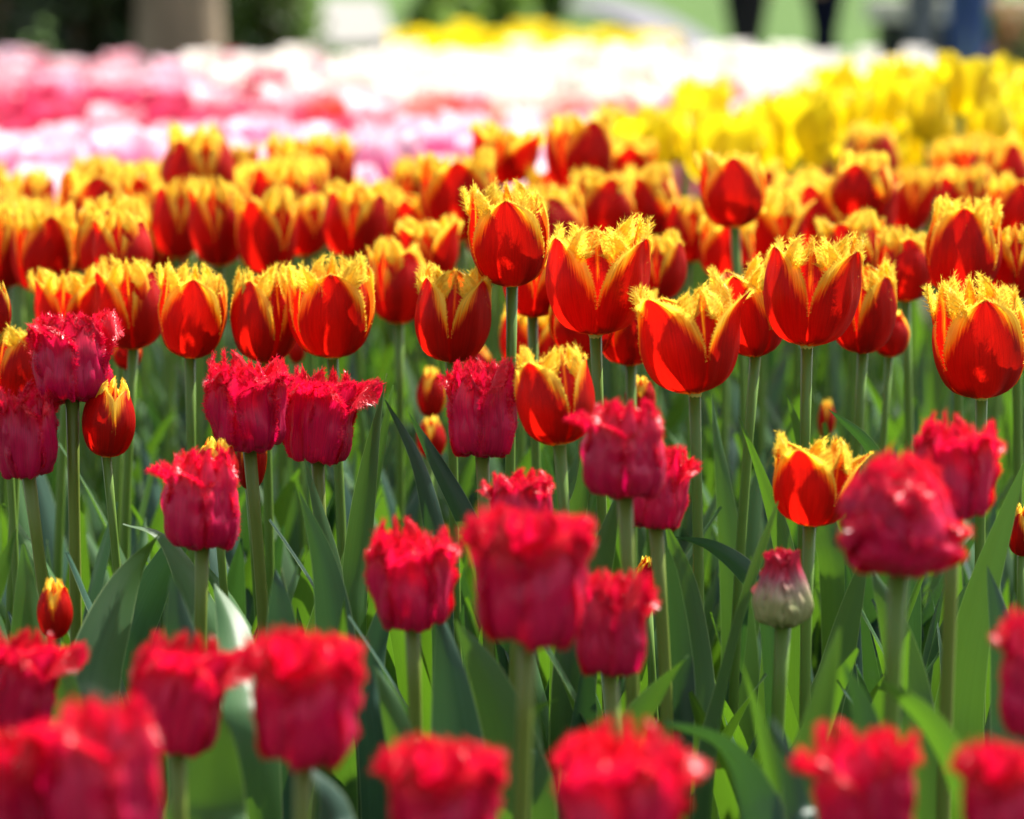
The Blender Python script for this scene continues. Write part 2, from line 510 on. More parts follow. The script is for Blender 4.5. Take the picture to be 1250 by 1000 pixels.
def make_flame_proto(seed, opn=0.0, closed=False, lowpoly=False, mat=None, plain=False, tone2=None):
    rg = random.Random(seed)
    out = []
    mat = mat or M_YR
    for k in range(6):
        outer = k % 2 == 0
        ang = k * pi / 3 + rg.uniform(-.06, .06)
        base_open = opn + rg.uniform(-.14, .20)
        if outer:
            pt = Petal(YR_R, YR_Z, YR_WO, rs=1.03, open=base_open, curl=rg.uniform(-.0005, .0012), ruf=rg.uniform(.0002, .0010), rf=rg.uniform(7, 11),
                       ph=rg.uniform(0, 6), tip=rg.uniform(-.16, .22), wr=.0016, seed=seed * 3.1 + k, zs=rg.uniform(.94, 1.0), fold=.0006, ws=rg.uniform(.95, 1.05))
            tn = tone2 or tone_yr_outer
            fr = dict(v0=.34, step=.0010, len=.0030, width=.00034, rows=2, branch=.2, inset=.03, tone=.9)
        else:
            pt = Petal(YR_R, YR_Z, YR_WI, rs=.94, open=base_open * .9, curl=-.0036, ruf=rg.uniform(.0005, .0016), rf=rg.uniform(8, 13),
                       ph=rg.uniform(0, 6), topr=rg.uniform(.001, .0045), wr=.0022, seed=seed * 5.7 + k, zs=rg.uniform(.88, 1.0), fold=.0012, fork=1.1, skew=rg.uniform(-.3, .3), ws=.97)
            tn = tone2 or tone_yr_inner
            fr = dict(v0=.42, step=.00065, len=.0050, width=.00028, rows=5, branch=.7, inset=.07, tone=.95)
        if closed:
            pt.rs *= .9; pt.open = -.42 + rg.uniform(-.04, .04); fr['rows'] = 1; fr['len'] *= .5
        if lowpoly:
            fr['step'] *= 2.2; fr['width'] *= 1.7; fr['rows'] = min(fr['rows'], 3)
        if plain: fr = None
        nu, nv = (10, 12) if lowpoly else (18, 22)
        mb = petal_mesh('petal', pt, mat, tn, nu, nv, fr, seed * 10 + k, ang)
        out.append(mb.build('petal', [mat]))
    return out


PE_R = [(0, .003), (.1, .016), (.25, .0275), (.45, .0325), (.65, .0315), (.85, .0255), (1, .0190)]
PE_Z = [(0, .000), (.1, -.0030), (.25, .0030), (.45, .0180), (.65, .0340), (.85, .0500), (1, .0590)]


def make_crimson_proto(seed, opn=0.0, peony=False, mat=None):
    rg = random.Random(seed)
    fling = 0 if seed in (74, 75) else 99
    out = []
    n = 14 if peony else 9
    for k in range(n):
        if k < 3: ring, ang, rs, zs = 0, k * 2 * pi / 3, 1.04, rg.uniform(.93, 1.02)
        elif k < 6: ring, ang, rs, zs = 1, k * 2 * pi / 3 + pi / 3, .95, rg.uniform(.97, 1.05)
        else: ring, ang, rs, zs = 2, k * 2.3 + .5, rg.uniform(.45, .78), rg.uniform(.85, 1.0)
        if peony: zs *= (.62, .80, .93)[ring]
        elif ring == 0: zs *= rg.uniform(.80, 1.0)
        ang += rg.uniform(-.12, .12)
        dz = rg.uniform(-.006, .0015)
        RZ = [(v_, z_ + dz * exp(-((v_ - .16) / .12) ** 2)) for v_, z_ in RD_Z]
        pt = Petal(PE_R if peony else RD_R, PE_Z if peony else RZ, RD_W if ring < 2 else RD_WI, rs=rs, open=opn + rg.uniform(-.1, .12) - (.08 if peony else 0), curl=rg.uniform(.001, .0045), ruf=rg.uniform(.0012, .0030) * (1.8 if peony else 1),
                   rf=rg.uniform(12, 20), ph=rg.uniform(0, 6), topr=rg.uniform(.001, .0028), wr=.0056, seed=seed * 2.3 + k * 1.9, zs=zs,
                   tip=((.75 if seed == 74 else .3) if k == fling else rg.uniform(-.22, .30) - (.05 if peony else 0)), fork=rg.uniform(.0, 1.2), skew=rg.uniform(-.5, .5), flat=rg.uniform(.95, 1.15), fold=rg.uniform(0, .0012))
        fr = dict(v0=.12, step=.0010, len=.0042, width=.00042, rows=5 if ring < 2 else 3, branch=.7, inset=.045, tone=.6)
        if peony: fr.update(rows=7, inset=.11, v0=.08, len=.0052, width=.0005)
        mb = petal_mesh('petal', pt, M_RD, tone_top, 20, 24, fr, seed * 13 + k, ang)
        out.append(mb.build('petal', [mat or M_RD]))
    return out


YR = [make_flame_proto(11 + i, o) for i, o in enumerate((-.05, .08, -.12, .20, -.22, .02, -.3, .12, -.16))]
YRB = [make_flame_proto(41 + i, o, closed=True) for i, o in enumerate((0, 0))]
RD = [make_crimson_proto(71 + i, o) for i, o in enumerate((.0, .08, -.06, .12, .02, .05))]
RDP = make_crimson_proto(91, -.1, peony=True)
YE = [make_flame_proto(31 + i, o, lowpoly=True, mat=M_YE, tone2=tone_top) for i, o in enumerate((.1, .3, .0))]

# ------------------------------------------------------------------ leaves and stems
def leaf_from(cpts, hws, sides, name='leaf', fold=.45, wav=.0015, mat=None, na=10, seed=0, local=None):
    """cpts: centre line, hws: half widths, sides: unit across vectors"""
    mb = MB()
    n = len(cpts)
    for i in range(n):
        t = i / (n - 1)
        c, hw, sd_ = cpts[i], hws[i], sides[i]
        tg = (cpts[min(i + 1, n - 1)] - cpts[max(i - 1, 0)]).normalized()
        nr = sd_.cross(tg).normalized()
        fo = fold * (1 - 0.55 * t)
        for j in range(na + 1):
            x = -1 + 2 * j / na
            wv = wav * (abs(x) ** 2) * sin(t * 13 + (3 if x > 0 else 0) + seed)
            p = c + sd_ * (x * hw * cos(fo * abs(x))) + nr * (hw * sin(fo) * (abs(x) ** 1.5) + wv)
            mb.v.append(p if local is None else p - local); mb.uv.append((x * .5 + .5, t)); mb.t.append(0)
    for i in range(n - 1):
        for j in range(na):
            a = i * (na + 1) + j
            mb.f.append((a, a + 1, a + na + 2, a + na + 1)); mb.m.append(0)
    return mb.build(name, [mat or M_LEAF])


LEAFW = [(0, .45), (.12, .72), (.35, 1.0), (.6, .88), (.8, .55), (.92, .26), (1, .015)]


def proc_leaf(seed, L, hw, e0, bend, twist, fold, mat):
    rg = random.Random(seed)
    n = 22
    p = Vector((.004, 0, -.01)); e = e0
    cp, hs, sd_ = [], [], []
    yaw = 0.0
    for i in range(n + 1):
        t = i / n
        cp.append(p.copy())
        hs.append(hw * catmull(LEAFW, t))
        tg = Vector((cos(e) * cos(yaw), cos(e) * sin(yaw), sin(e)))
        s0 = Vector((-sin(yaw), cos(yaw), 0))
        q = Matrix.Rotation(twist * t, 3, tg)
        sd_.append(q @ s0)
        p = p + tg * (L / n)
        e -= bend * (t ** 1.6) * 3.0 / n + 0.2 / n
        yaw += rg.uniform(-.02, .02)
    return leaf_from(cp, hs, sd_, 'leaf', fold, .0018, mat, 8, seed)


LEAVES_LONG, LEAVES_SHORT = [], []
for i in range(14):
    LEAVES_LONG.append(proc_leaf(100 + i, rnd.uniform(.33, .43), rnd.uniform(.016, .026), radians(rnd.uniform(78, 87)), rnd.uniform(.05, .5), rnd.uniform(-.6, .6),
                                 rnd.uniform(.35, .8), M_LEAF if i % 3 else M_LEAF2))
for i in range(14):
    LEAVES_SHORT.append(proc_leaf(200 + i, rnd.uniform(.26, .36), rnd.uniform(.027, .041), radians(rnd.uniform(72, 84)), rnd.uniform(.1, .95), rnd.uniform(-.6, .6),
                                  rnd.uniform(.3, .7), M_LEAF2 if i % 2 else M_LEAF))


def stem_mesh(p0, p1, r0, r1, bow, mat, n=9, k=8, d1=None):
    mb = MB()
    for i in range(n + 1):
        t = i / n
        c = p0.lerp(p1, t) + bow * sin(pi * t)
        r = (r0 + (r1 - r0) * t) * (1.0 + .25 * exp(-((t - 1) / .012) ** 2))
        for j in range(k):
            a = 2 * pi * j / k
            mb.v.append(c + Vector((cos(a) * r, sin(a) * r, 0))); mb.uv.append((j / k, t)); mb.t.append(0)
    for i in range(n):
        for j in range(k):
            j2 = (j + 1) % k
            mb.f.append((i * k + j, i * k + j2, (i + 1) * k + j2, (i + 1) * k + j)); mb.m.append(0)
    mb.f.append(tuple(n * k + j for j in range(k))); mb.m.append(0)
    return mb.build('stem', [mat])


ROOTS = []


def tulip(head_pos, petals, sx, sz, rotz, name, label, cat, group, lean=(0, 0), tilt=(0, 0), leaves=3, leafset=None, srad=.0038, smat=None, seed=0, ls=1.0):
    """head_pos: world position of the base of the flower"""
    rg = random.Random(seed * 7 + 5)
    base = Vector((head_pos.x + lean[0], head_pos.y + lean[1], 0.0))
    root = link(name, None, None, base)
    root.empty_display_size = .03
    tag(root, label, cat, group)
    hp = head_pos - base
    bow = Vector((rg.uniform(-.013, .013), rg.uniform(-.013, .013), 0)) - Vector((lean[0], lean[1], 0)) * .15
    st = link('stem', stem_mesh(Vector((0, 0, -.02)), hp, srad * 1.15, srad * .9, bow, smat or M_STEM), root)
    hd = link('flower_head', PIS, root, hp)
    hd.scale = (sx, sx, sz)
    hd.rotation_euler = (tilt[0], tilt[1], rotz)
    for pm in petals:
        link('petal', pm, hd)
    leafset = leafset or LEAVES_LONG
    a0 = rg.uniform(0, 2 * pi)
    for k in range(leaves):
        lf = link('leaf', rg.choice(leafset), root)
        a = a0 + k * 2.4 + rg.uniform(-.4, .4)
        lf.rotation_euler = (0, 0, a)
        s_ = rg.uniform(.85, 1.08) * ls
        lf.scale = (s_, s_, s_)
    ROOTS.append(root)
    return root


# ------------------------------------------------------------------ the flame coloured fringed tulips (photo position of the bloom, size, depth scale, turn)
GF = 'red tulips with yellow fringes'
A, B = -90, -30
FLAMES = [
 # cx, cy, w, h, s, turn, proto, label
 (625, 282, 100, 130, 1850, A, 0, 'tall red tulip with broad pointed front petal, highest of the sharp yellow fringed blooms'),
 (727, 334, 126, 143, 1960, B, 1, 'wide open red tulip with shaggy yellow top and yellow V, sharp in the picture centre'),
 (848, 407, 123, 143, 1990, B + 18, 3, 'sharp yellow fringed red tulip standing lowest of its row on a long bare stem'),
 (985, 350, 117, 140, 1960, B - 6, 1, 'large sharp red tulip with golden fringe, overlapping two others right of the long bare stem'),
 (1198, 407, 116, 152, 1960, A + 5, 0, 'large red tulip with yellow crown at the right edge, above the crimson bloom'),
 (1172, 297, 95, 130, 1720, A - 8, 2, 'red tulip with pointed front petal, behind the large one at the right edge'),
 (406, 370, 104, 128, 1800, A + 6, 5, 'sharp red tulip with arched front petal and bright fringe, above the overlapping crimson pair'),
 (551, 378, 95, 124, 1850, B, 2, 'sharp red tulip with a deep yellow V, on the left below the tallest red bloom'),
 (322, 380, 86, 120, 1780, B + 25, 4, 'red tulip with yellow rim squeezed between two others on the left, above a crimson bloom'),
 (232, 376, 84, 118, 1780, A + 4, 0, 'red tulip with smooth front petal and golden fringe, second from left in its row'),
 (163, 366, 86, 116, 1700, B + 6, 4, 'red tulip with a yellow ring round its front petal, leftmost of its sharp row'),
 (922, 372, 84, 122, 1840, B + 30, 3, 'red tulip with ragged yellow edge half hidden behind the large sharp one right of centre'),
 (1053, 370, 78, 118, 1760, B - 14, 2, 'red tulip with yellow streaks peeping out right of the large sharp one'),
 (1045, 300, 80, 92, 1520, A - 22, 5, 'red tulip with pale yellow frilled top, above the large sharp one on the right'),
 (683, 478, 79, 126, 2060, B + 22, 4, 'narrow red tulip with torn yellow top, hanging low beside the crimson bloom at the centre'),
 (988, 590, 100, 100, 2060, B + 32, 3, 'short red and orange tulip with open crown, left of the blurred round crimson bloom'),
 (897, 227, 82, 98, 1500, A + 2, 0, 'dark red tulip with pointed petal rising above its row, its short stem visible'),
 (1052, 224, 80, 88, 1400, A - 24, 2, 'red tulip with one smooth pointed petal, in front of the yellow bed'),
 (612, 184, 80, 78, 1250, B - 8, 3, 'red tulip with glowing orange top, alone against the pink bed'),
 (431, 264, 80, 98, 1420, B, 2, 'dark red tulip with a gold gap between two front petals, left of centre'),
 (326, 278, 76, 112, 1460, A - 20, 5, 'blurred red tulip with frilled golden crown above the sharp row on the left'),
 (268, 268, 70, 110, 1440, B, 4, 'blurred red tulip showing a yellow V, left neighbour of the frilled golden one'),
 (216, 262, 62, 104, 1380, B + 15, 2, 'blurred dark red tulip with white-hot yellow top, on the left'),
 (137, 290, 92, 114, 1520, A - 4, 0, 'blurred red tulip with pointed dark petal under a high golden crown, on the left'),
 (50, 300, 78, 112, 1500, A + 20, 5, 'blurred red tulip with yellow streaked front near the left edge'),
 (8, 295, 70, 108, 1480, B, 2, 'blurred red tulip cut by the left edge, upper row'),
 (112, 222, 50, 70, 1150, A, 1, 'soft orange tulip bud shape in front of the pink bed, far left'),
 (152, 222, 62, 70, 1160, B, 3, 'soft orange tulip with flaring top beside the one in front of the pink bed'),
 (360, 200, 76, 84, 1160, B, 5, 'soft golden tulip cluster bloom reaching into the pink bed, left of centre'),
 (408, 202, 48, 82, 1170, A - 30, 2, 'soft golden tulip with one dark red side petal, against the pink bed'),
 (335, 222, 56, 70, 1150, A, 3, 'soft golden tulip low in the cluster against the pink bed'),
 (290, 205, 46, 58, 1100, B, 1, 'small soft orange tulip in front of the white pink blooms'),
 (508, 222, 66, 62, 1130, A + 40, 3, 'soft red and orange tulip in front of the pink bed, centre left'),
 (552, 232, 50, 60, 1140, B, 2, 'soft orange tulip just left of the tallest red bloom'),
 (492, 268, 66, 66, 1240, B, 1, 'very bright soft yellow tulip left of the tallest bloom'),
 (545, 275, 60, 72, 1260, A, 5, 'bright soft yellow tulip touching the tallest bloom on its left'),
 (487, 340, 74, 106, 1560, A + 28, 4, 'red tulip with soft edges between the two sharp ones, left of centre'),
 (530, 300, 64, 80, 1480, B, 3, 'soft golden tulip peeping over the sharp one with the deep V'),
 (372, 272, 46, 78, 1380, B + 30, 1, 'soft yellow tulip behind the dark red one, on the left'),
 (838, 276, 66, 84, 1360, B, 1, 'soft orange flamed tulip between the sharp centre bloom and the dark red one'),
 (742, 240, 62, 66, 1230, A, 3, 'soft yellow tulip above the sharp centre bloom'),
 (790, 246, 66, 68, 1240, B, 5, 'very bright soft yellow tulip above and right of the sharp centre bloom'),
 (700, 240, 48, 66, 1220, B, 2, 'soft yellow streaked tulip behind the tallest bloom'),
 (770, 205, 60, 36, 1090, A, 3, 'low soft orange tulip under the yellow bed, centre right'),
 (932, 262, 58, 92, 1270, A + 25, 2, 'soft red tulip right of the dark red one that stands above the others'),
 (972, 262, 66, 84, 1280, A - 10, 5, 'soft red tulip with pale gold top, second to the right of the dark one'),
 (1108, 240, 56, 84, 1200, B, 1, 'soft yellow tulip with red flames, touching the yellow bed on the right'),
 (1197, 197, 78, 60, 1150, A + 20, 3, 'soft orange and red tulip inside the edge of the yellow bed, far right'),
 (1105, 320, 62, 92, 1610, A, 4, 'smooth red tulip with soft yellow edge behind the right hand row'),
 (1232, 250, 64, 84, 1380, A + 12, 5, 'soft red tulip at the right edge below the yellow bed'),
 (1182, 238, 70, 60, 1280, B, 3, 'soft golden tulip below the orange one in the yellow bed'),
 (1240, 318, 56, 92, 1700, B, 2, 'fringed tulip cut by the right edge above the large one'),
 (770, 398, 62, 92, 1720, A + 30, 2, 'dark red tulip hidden behind the sharp centre bloom on its right'),
 (713, 396, 66, 80, 1740, A, 4, 'dark red tulip under the sharp centre bloom, mostly hidden'),
 (650, 345, 66, 80, 1720, B, 5, 'dark red tulip between the two tall sharp blooms, mostly hidden'),
 (642, 412, 62, 78, 1560, B + 12, 1, 'small orange red tulip low behind the stem of the tallest bloom'),
 (84, 382, 82, 66, 1660, B, 3, 'soft golden tulip whose crown shows above the left crimson bloom'),
 (22, 452, 60, 78, 1790, A + 30, 5, 'golden tulip between the two crimson blooms at the left edge'),
 (152, 300, 64, 92, 1600, B, 4, 'soft tulip tucked behind the dark pointed one, far left'),
 (800, 320, 50, 90, 1600, B, 5, 'soft yellow fringed tulip at the right shoulder of the sharp centre bloom'),
 (885, 300, 52, 80, 1450, A, 1, 'soft red tulip under the dark one that stands above the others'),
 (1230, 215, 60, 70, 1180, B, 5, 'soft orange tulip at the right edge under the yellow bed'),
]
BUDS = [
 (130, 512, 63, 92, 1960, B + 20, 0, 'smooth closed red tulip with orange rim, beside the stem of the left crimson bloom'),
 (1085, 407, 44, 58, 1650, A + 20, 1, 'small smooth red tulip bud with yellow tip, low behind the right hand row'),
 (1008, 512, 20, 46, 1500, B, 0, 'tiny reddish tulip bud deep between the stems, right of centre'),
 (525, 480, 34, 60, 1560, A + 40, 1, 'small orange and red tulip bud left of the centre crimson bloom'),
 (527, 535, 34, 50, 1600, B, 0, 'small orange bud under the other one, left of the centre crimson bloom'),
 (583, 440, 34, 36, 1450, A, 1, 'small orange bud peeping above the centre crimson bloom'),
 (68, 744, 42, 72, 2100, B, 1, 'small orange yellow tulip low among the leaves, at the left'),
 (3, 378, 24, 62, 1800, A, 0, 'smooth dark red tulip cut by the left edge above the crimson ones'),
 (157, 430, 34, 42, 1650, A, 1, 'red bud behind the stem of the leftmost flame tulip'),
 (305, 556, 36, 84, 1850, A + 30, 0, 'smooth red tulip hidden behind the low left crimson bloom'),
 (264, 566, 52, 60, 2000, B + 10, 1, 'orange tipped tulip rising behind the low left crimson bloom'),
 (781, 482, 36, 44, 1700, B, 1, 'small yellow opening bud behind the right half of the centre crimson pair'),
 (790, 706, 34, 52, 1950, A, 0, 'pointed red bud between the two stems right of centre'),
 (1247, 648, 34, 62, 1900, B, 1, 'small red tulip low at the right edge'),
 (362, 424, 22, 40, 1500, A, 1, 'tiny pale orange bud between two blooms of the left row'),
]


def head_base(cx, cy, h, s):
    return at(cx, cy + h / 2.0, s)


i0 = 0
for cx, cy, wd, ht, s, turn, pr, lab in FLAMES:
    i0 += 1
    if i0 % 3 == 0 and i0 > 6: pr = 6 + (i0 // 3) % 3
    sx = wd / s / 0.0665; sz = ht / s / 0.0800
    sx = max(.7, min(1.15, sx)); sz = max(.7, min(1.12, sz))
    hb = at(cx, cy + ht / 2.0 + 2, s)
    tulip(hb, YR[pr], sx, sz, radians(turn), 'tulip', lab, 'tulip', GF, (rnd.uniform(-.02, .02), rnd.uniform(-.02, .02)),
          (rnd.uniform(-.1, .1), rnd.uniform(-.11, .11)), 4, LEAVES_LONG, .0035, M_STEM, i0)
for cx, cy, wd, ht, s, turn, pr, lab in BUDS:
    i0 += 1
    tulip(at(cx, cy + ht / 2.0, s), YRB[pr], wd / s / .056, ht / s / .070, radians(turn), 'tulip_bud', lab, 'tulip bud', GF,
          (rnd.uniform(-.02, .02), rnd.uniform(-.02, .02)), (rnd.uniform(-.08, .08), rnd.uniform(-.08, .08)), 3, LEAVES_LONG, .0028, M_STEM, i0)

# ------------------------------------------------------------------ the crimson fringed tulips
GC = 'crimson fringed tulips'
CRIM = [
 # cx, cy, w, h, s, turn, proto, tilt x, tilt y, lean x, label
 (88, 432, 112, 108, 1960, 100, 4, 0, .16, -.004, 'sharp crimson tulip with glittering frayed top on a bright rimmed stem, upper left'),
 (33, 520, 92, 106, 1970, 10, 0, 0, -.06, .012, 'crimson tulip with white glints on its frayed edge, low beside the left edge'),
 (303, 487, 112, 106, 1960, 75, 1, 0, -.08, .0, 'square crimson tulip with dark fold in front, left one of the overlapping pair'),
 (387, 502, 96, 106, 1930, 20, 3, 0, .10, -.03, 'crimson tulip with frayed tip flung out, right one of the overlapping pair'),
 (247, 603, 108, 118, 2100, 95, 2, 0, .02, .004, 'square crimson tulip standing alone below the pair on the left'),
 (588, 492, 102, 116, 1980, 30, 4, 0, .05, .0, 'sharp dark crimson tulip with ragged top right at the centre'),
 (762, 542, 118, 116, 2250, 85, 2, 0, .0, -.02, 'soft round crimson tulip, front one of the crimson pair right of centre'),
 (800, 590, 84, 100, 2120, 10, 4, 0, .08, -.008, 'darker crimson tulip tucked behind the round one right of centre'),
 (503, 698, 114, 118, 2260, 60, 1, 0, -.05, -.01, 'crimson tulip with frayed shoulders and mauve base, left of the big blurred one'),
 (645, 690, 155, 165, 2600, 90, 5, 0, .03, .005, 'big blurred crimson tulip on a thick stem, in front of the centre'),
 (635, 612, 92, 66, 2150, 20, 0, 0, .0, .0, 'crimson tulip whose frayed crown just shows over the big blurred one'),
 (743, 755, 104, 124, 2380, 35, 4, 0, .08, .0, 'blurred crimson tulip leaning on the right side of the big one'),
 (1165, 566, 108, 116, 2300, 50, 1, 0, .05, .006, 'soft crimson tulip with spiky crown behind the round peony-like one'),
 (215, 840, 116, 134, 2560, 25, 3, 0, .14, .0, 'blurred crimson tulip with a tip curling out to the right, lower left'),
 (371, 840, 146, 158, 2750, 80, 5, 0, .0, .0, 'blurred crimson tulip with a white glare on its right side, lower left of centre'),
 (18, 826, 104, 112, 2420, 15, 3, 0, .12, .0, 'bright red frayed tulip at the left edge, above the bottom blooms'),
 (128, 935, 164, 190, 3000, 100, 2, 0, .0, .0, 'very blurred crimson tulip, second from the left along the bottom'),
 (10, 960, 116, 150, 2980, 45, 4, 0, -.05, .0, 'very blurred crimson tulip in the bottom left corner'),
 (540, 970, 152, 150, 2920, 85, 5, 0, .02, .0, 'very blurred crimson tulip at the bottom, left of the thick stem'),
 (757, 965, 172, 150, 2980, 30, 1, 0, .0, .0, 'very blurred wide crimson tulip at the bottom, right of the thick stem'),
 (1055, 955, 142, 138, 2920, 88, 0, 0, .0, .0, 'very blurred square crimson tulip at the bottom right'),
 (1262, 815, 100, 150, 2720, 20, 2, 0, .0, .0, 'blurred crimson tulip cut by the right edge'),
 (1226, 970, 124, 140, 3000, 70, 5, 0, .05, .0, 'very blurred crimson tulip in the bottom right corner'),
]
for cx, cy, wd, ht, s, turn, pr, tx, ty, lx, lab in CRIM:
    i0 += 1
    sx = wd / s / .077; sz = ht / s / .0695
    tulip(at(cx, cy + ht / 2.0 - 8 * s / 2000, s), RD[pr], sx, sz, radians(turn), 'tulip', lab, 'tulip', GC, (lx, rnd.uniform(-.01, .02)), (tx, ty),
          3 if s < 2400 else 2, LEAVES_SHORT, .0040, M_STEMR, i0, .92)
i0 += 1
tulip(at(1097, 690, 2520), RDP, 165 / 2520 / .081, 148 / 2520 / .061, radians(40), 'tulip', 'large round blurred crimson tulip full of petals like a peony, at the right', 'tulip', GC,
      (.0, .0), (0, .02), 3, LEAVES_SHORT, .0046, M_STEM, i0, .92)
# the unripe one: green and mauve base, crimson tip
UN = make_crimson_proto(61, -.45, mat=M_BUD)
i0 += 1
UNT = []
for k in range(6):
    rg = random.Random(600 + k)
    pt = Petal([(0, .003), (.1, .014), (.25, .0235), (.4, .0262), (.6, .0225), (.8, .0140), (1, .0125)], [(0, 0), (.1, .0005), (.25, .006), (.4, .016), (.6, .031), (.8, .046), (1, .058)],
               [(0, .005), (.2, .018), (.45, .0270), (.7, .022), (.9, .014), (1, .008)], rs=1.02 if k % 2 else .93, curl=.0012, ruf=.0028, rf=24, ph=k, wr=.0055, seed=k * 2.7,
               topr=.002, fold=-.002)
    mb = petal_mesh('petal', pt, M_BUD, tone_bud, 18, 24, dict(v0=.15, step=.0011, len=.0022, width=.0005, rows=2, branch=.3, inset=.05, tone=.1), 640 + k, k * pi / 3 + .3)
    UNT.append(mb.build('petal', [M_BUD]))
for o_ in UN: bpy.data.meshes.remove(o_)
tulip(at(956, 762, 2160), UNT, 66 / 2160 / .053, 92 / 2160 / .060, radians(20), 'tulip_bud', 'unripe pale green and mauve tulip bud with a crimson frayed tip', 'tulip bud', GC,
      (.003, 0), (0, -.05), 3, LEAVES_SHORT, .0042, M_STEM, i0, .92)

# ------------------------------------------------------------------ big leaves one can single out
def hand_leaf(pix, s, hwpx, tilt, mat=0, fold=.35, ground=True, wav=.0012, s_tip=None, depth=0.0):
    """pix: photo points of the centre line from the lowest to the tip"""
    pts = [at(x, y, s + (0 if s_tip is None else (s_tip - s) * k / (len(pix) - 1))) for k, (x, y) in enumerate(pix)]
    if ground:
        d = (pts[0] - pts[1]).normalized()
        p = pts[0]
        b = Vector((p.x + d.x * .05, p.y + .02, -.01))
        mid = p.lerp(b, .5)
        pts = [b, mid] + pts
    tab = [(k / (len(pts) - 1), p) for k, p in enumerate(pts)]
    n = 26
    cp = [catmull(tab, i / n) for i in range(n + 1)]
    hs, sd_ = [], []
    for i in range(n + 1):
        t = i / n
        hs.append(1.2 * hwpx / s * catmull(LEAFW, t))
        tg = (cp[min(i + 1, n)] - cp[max(i - 1, 0)]).normalized()
        view = (cp[i] - CAM).normalized()
        side = tg.cross(view).normalized()
        q = Matrix.Rotation(tilt[0] + (tilt[1] - tilt[0]) * t, 3, tg)
        sd_.append(q @ side)
    root = min(ROOTS, key=lambda r: (r.location.x - pts[0].x) ** 2 + (r.location.y - pts[0].y) ** 2)
    me = leaf_from(cp, hs, sd_, 'leaf', fold, wav, (M_LEAF, M_LEAF2)[mat], 10, rnd.random() * 6, root.location)
    link('leaf', me, root)


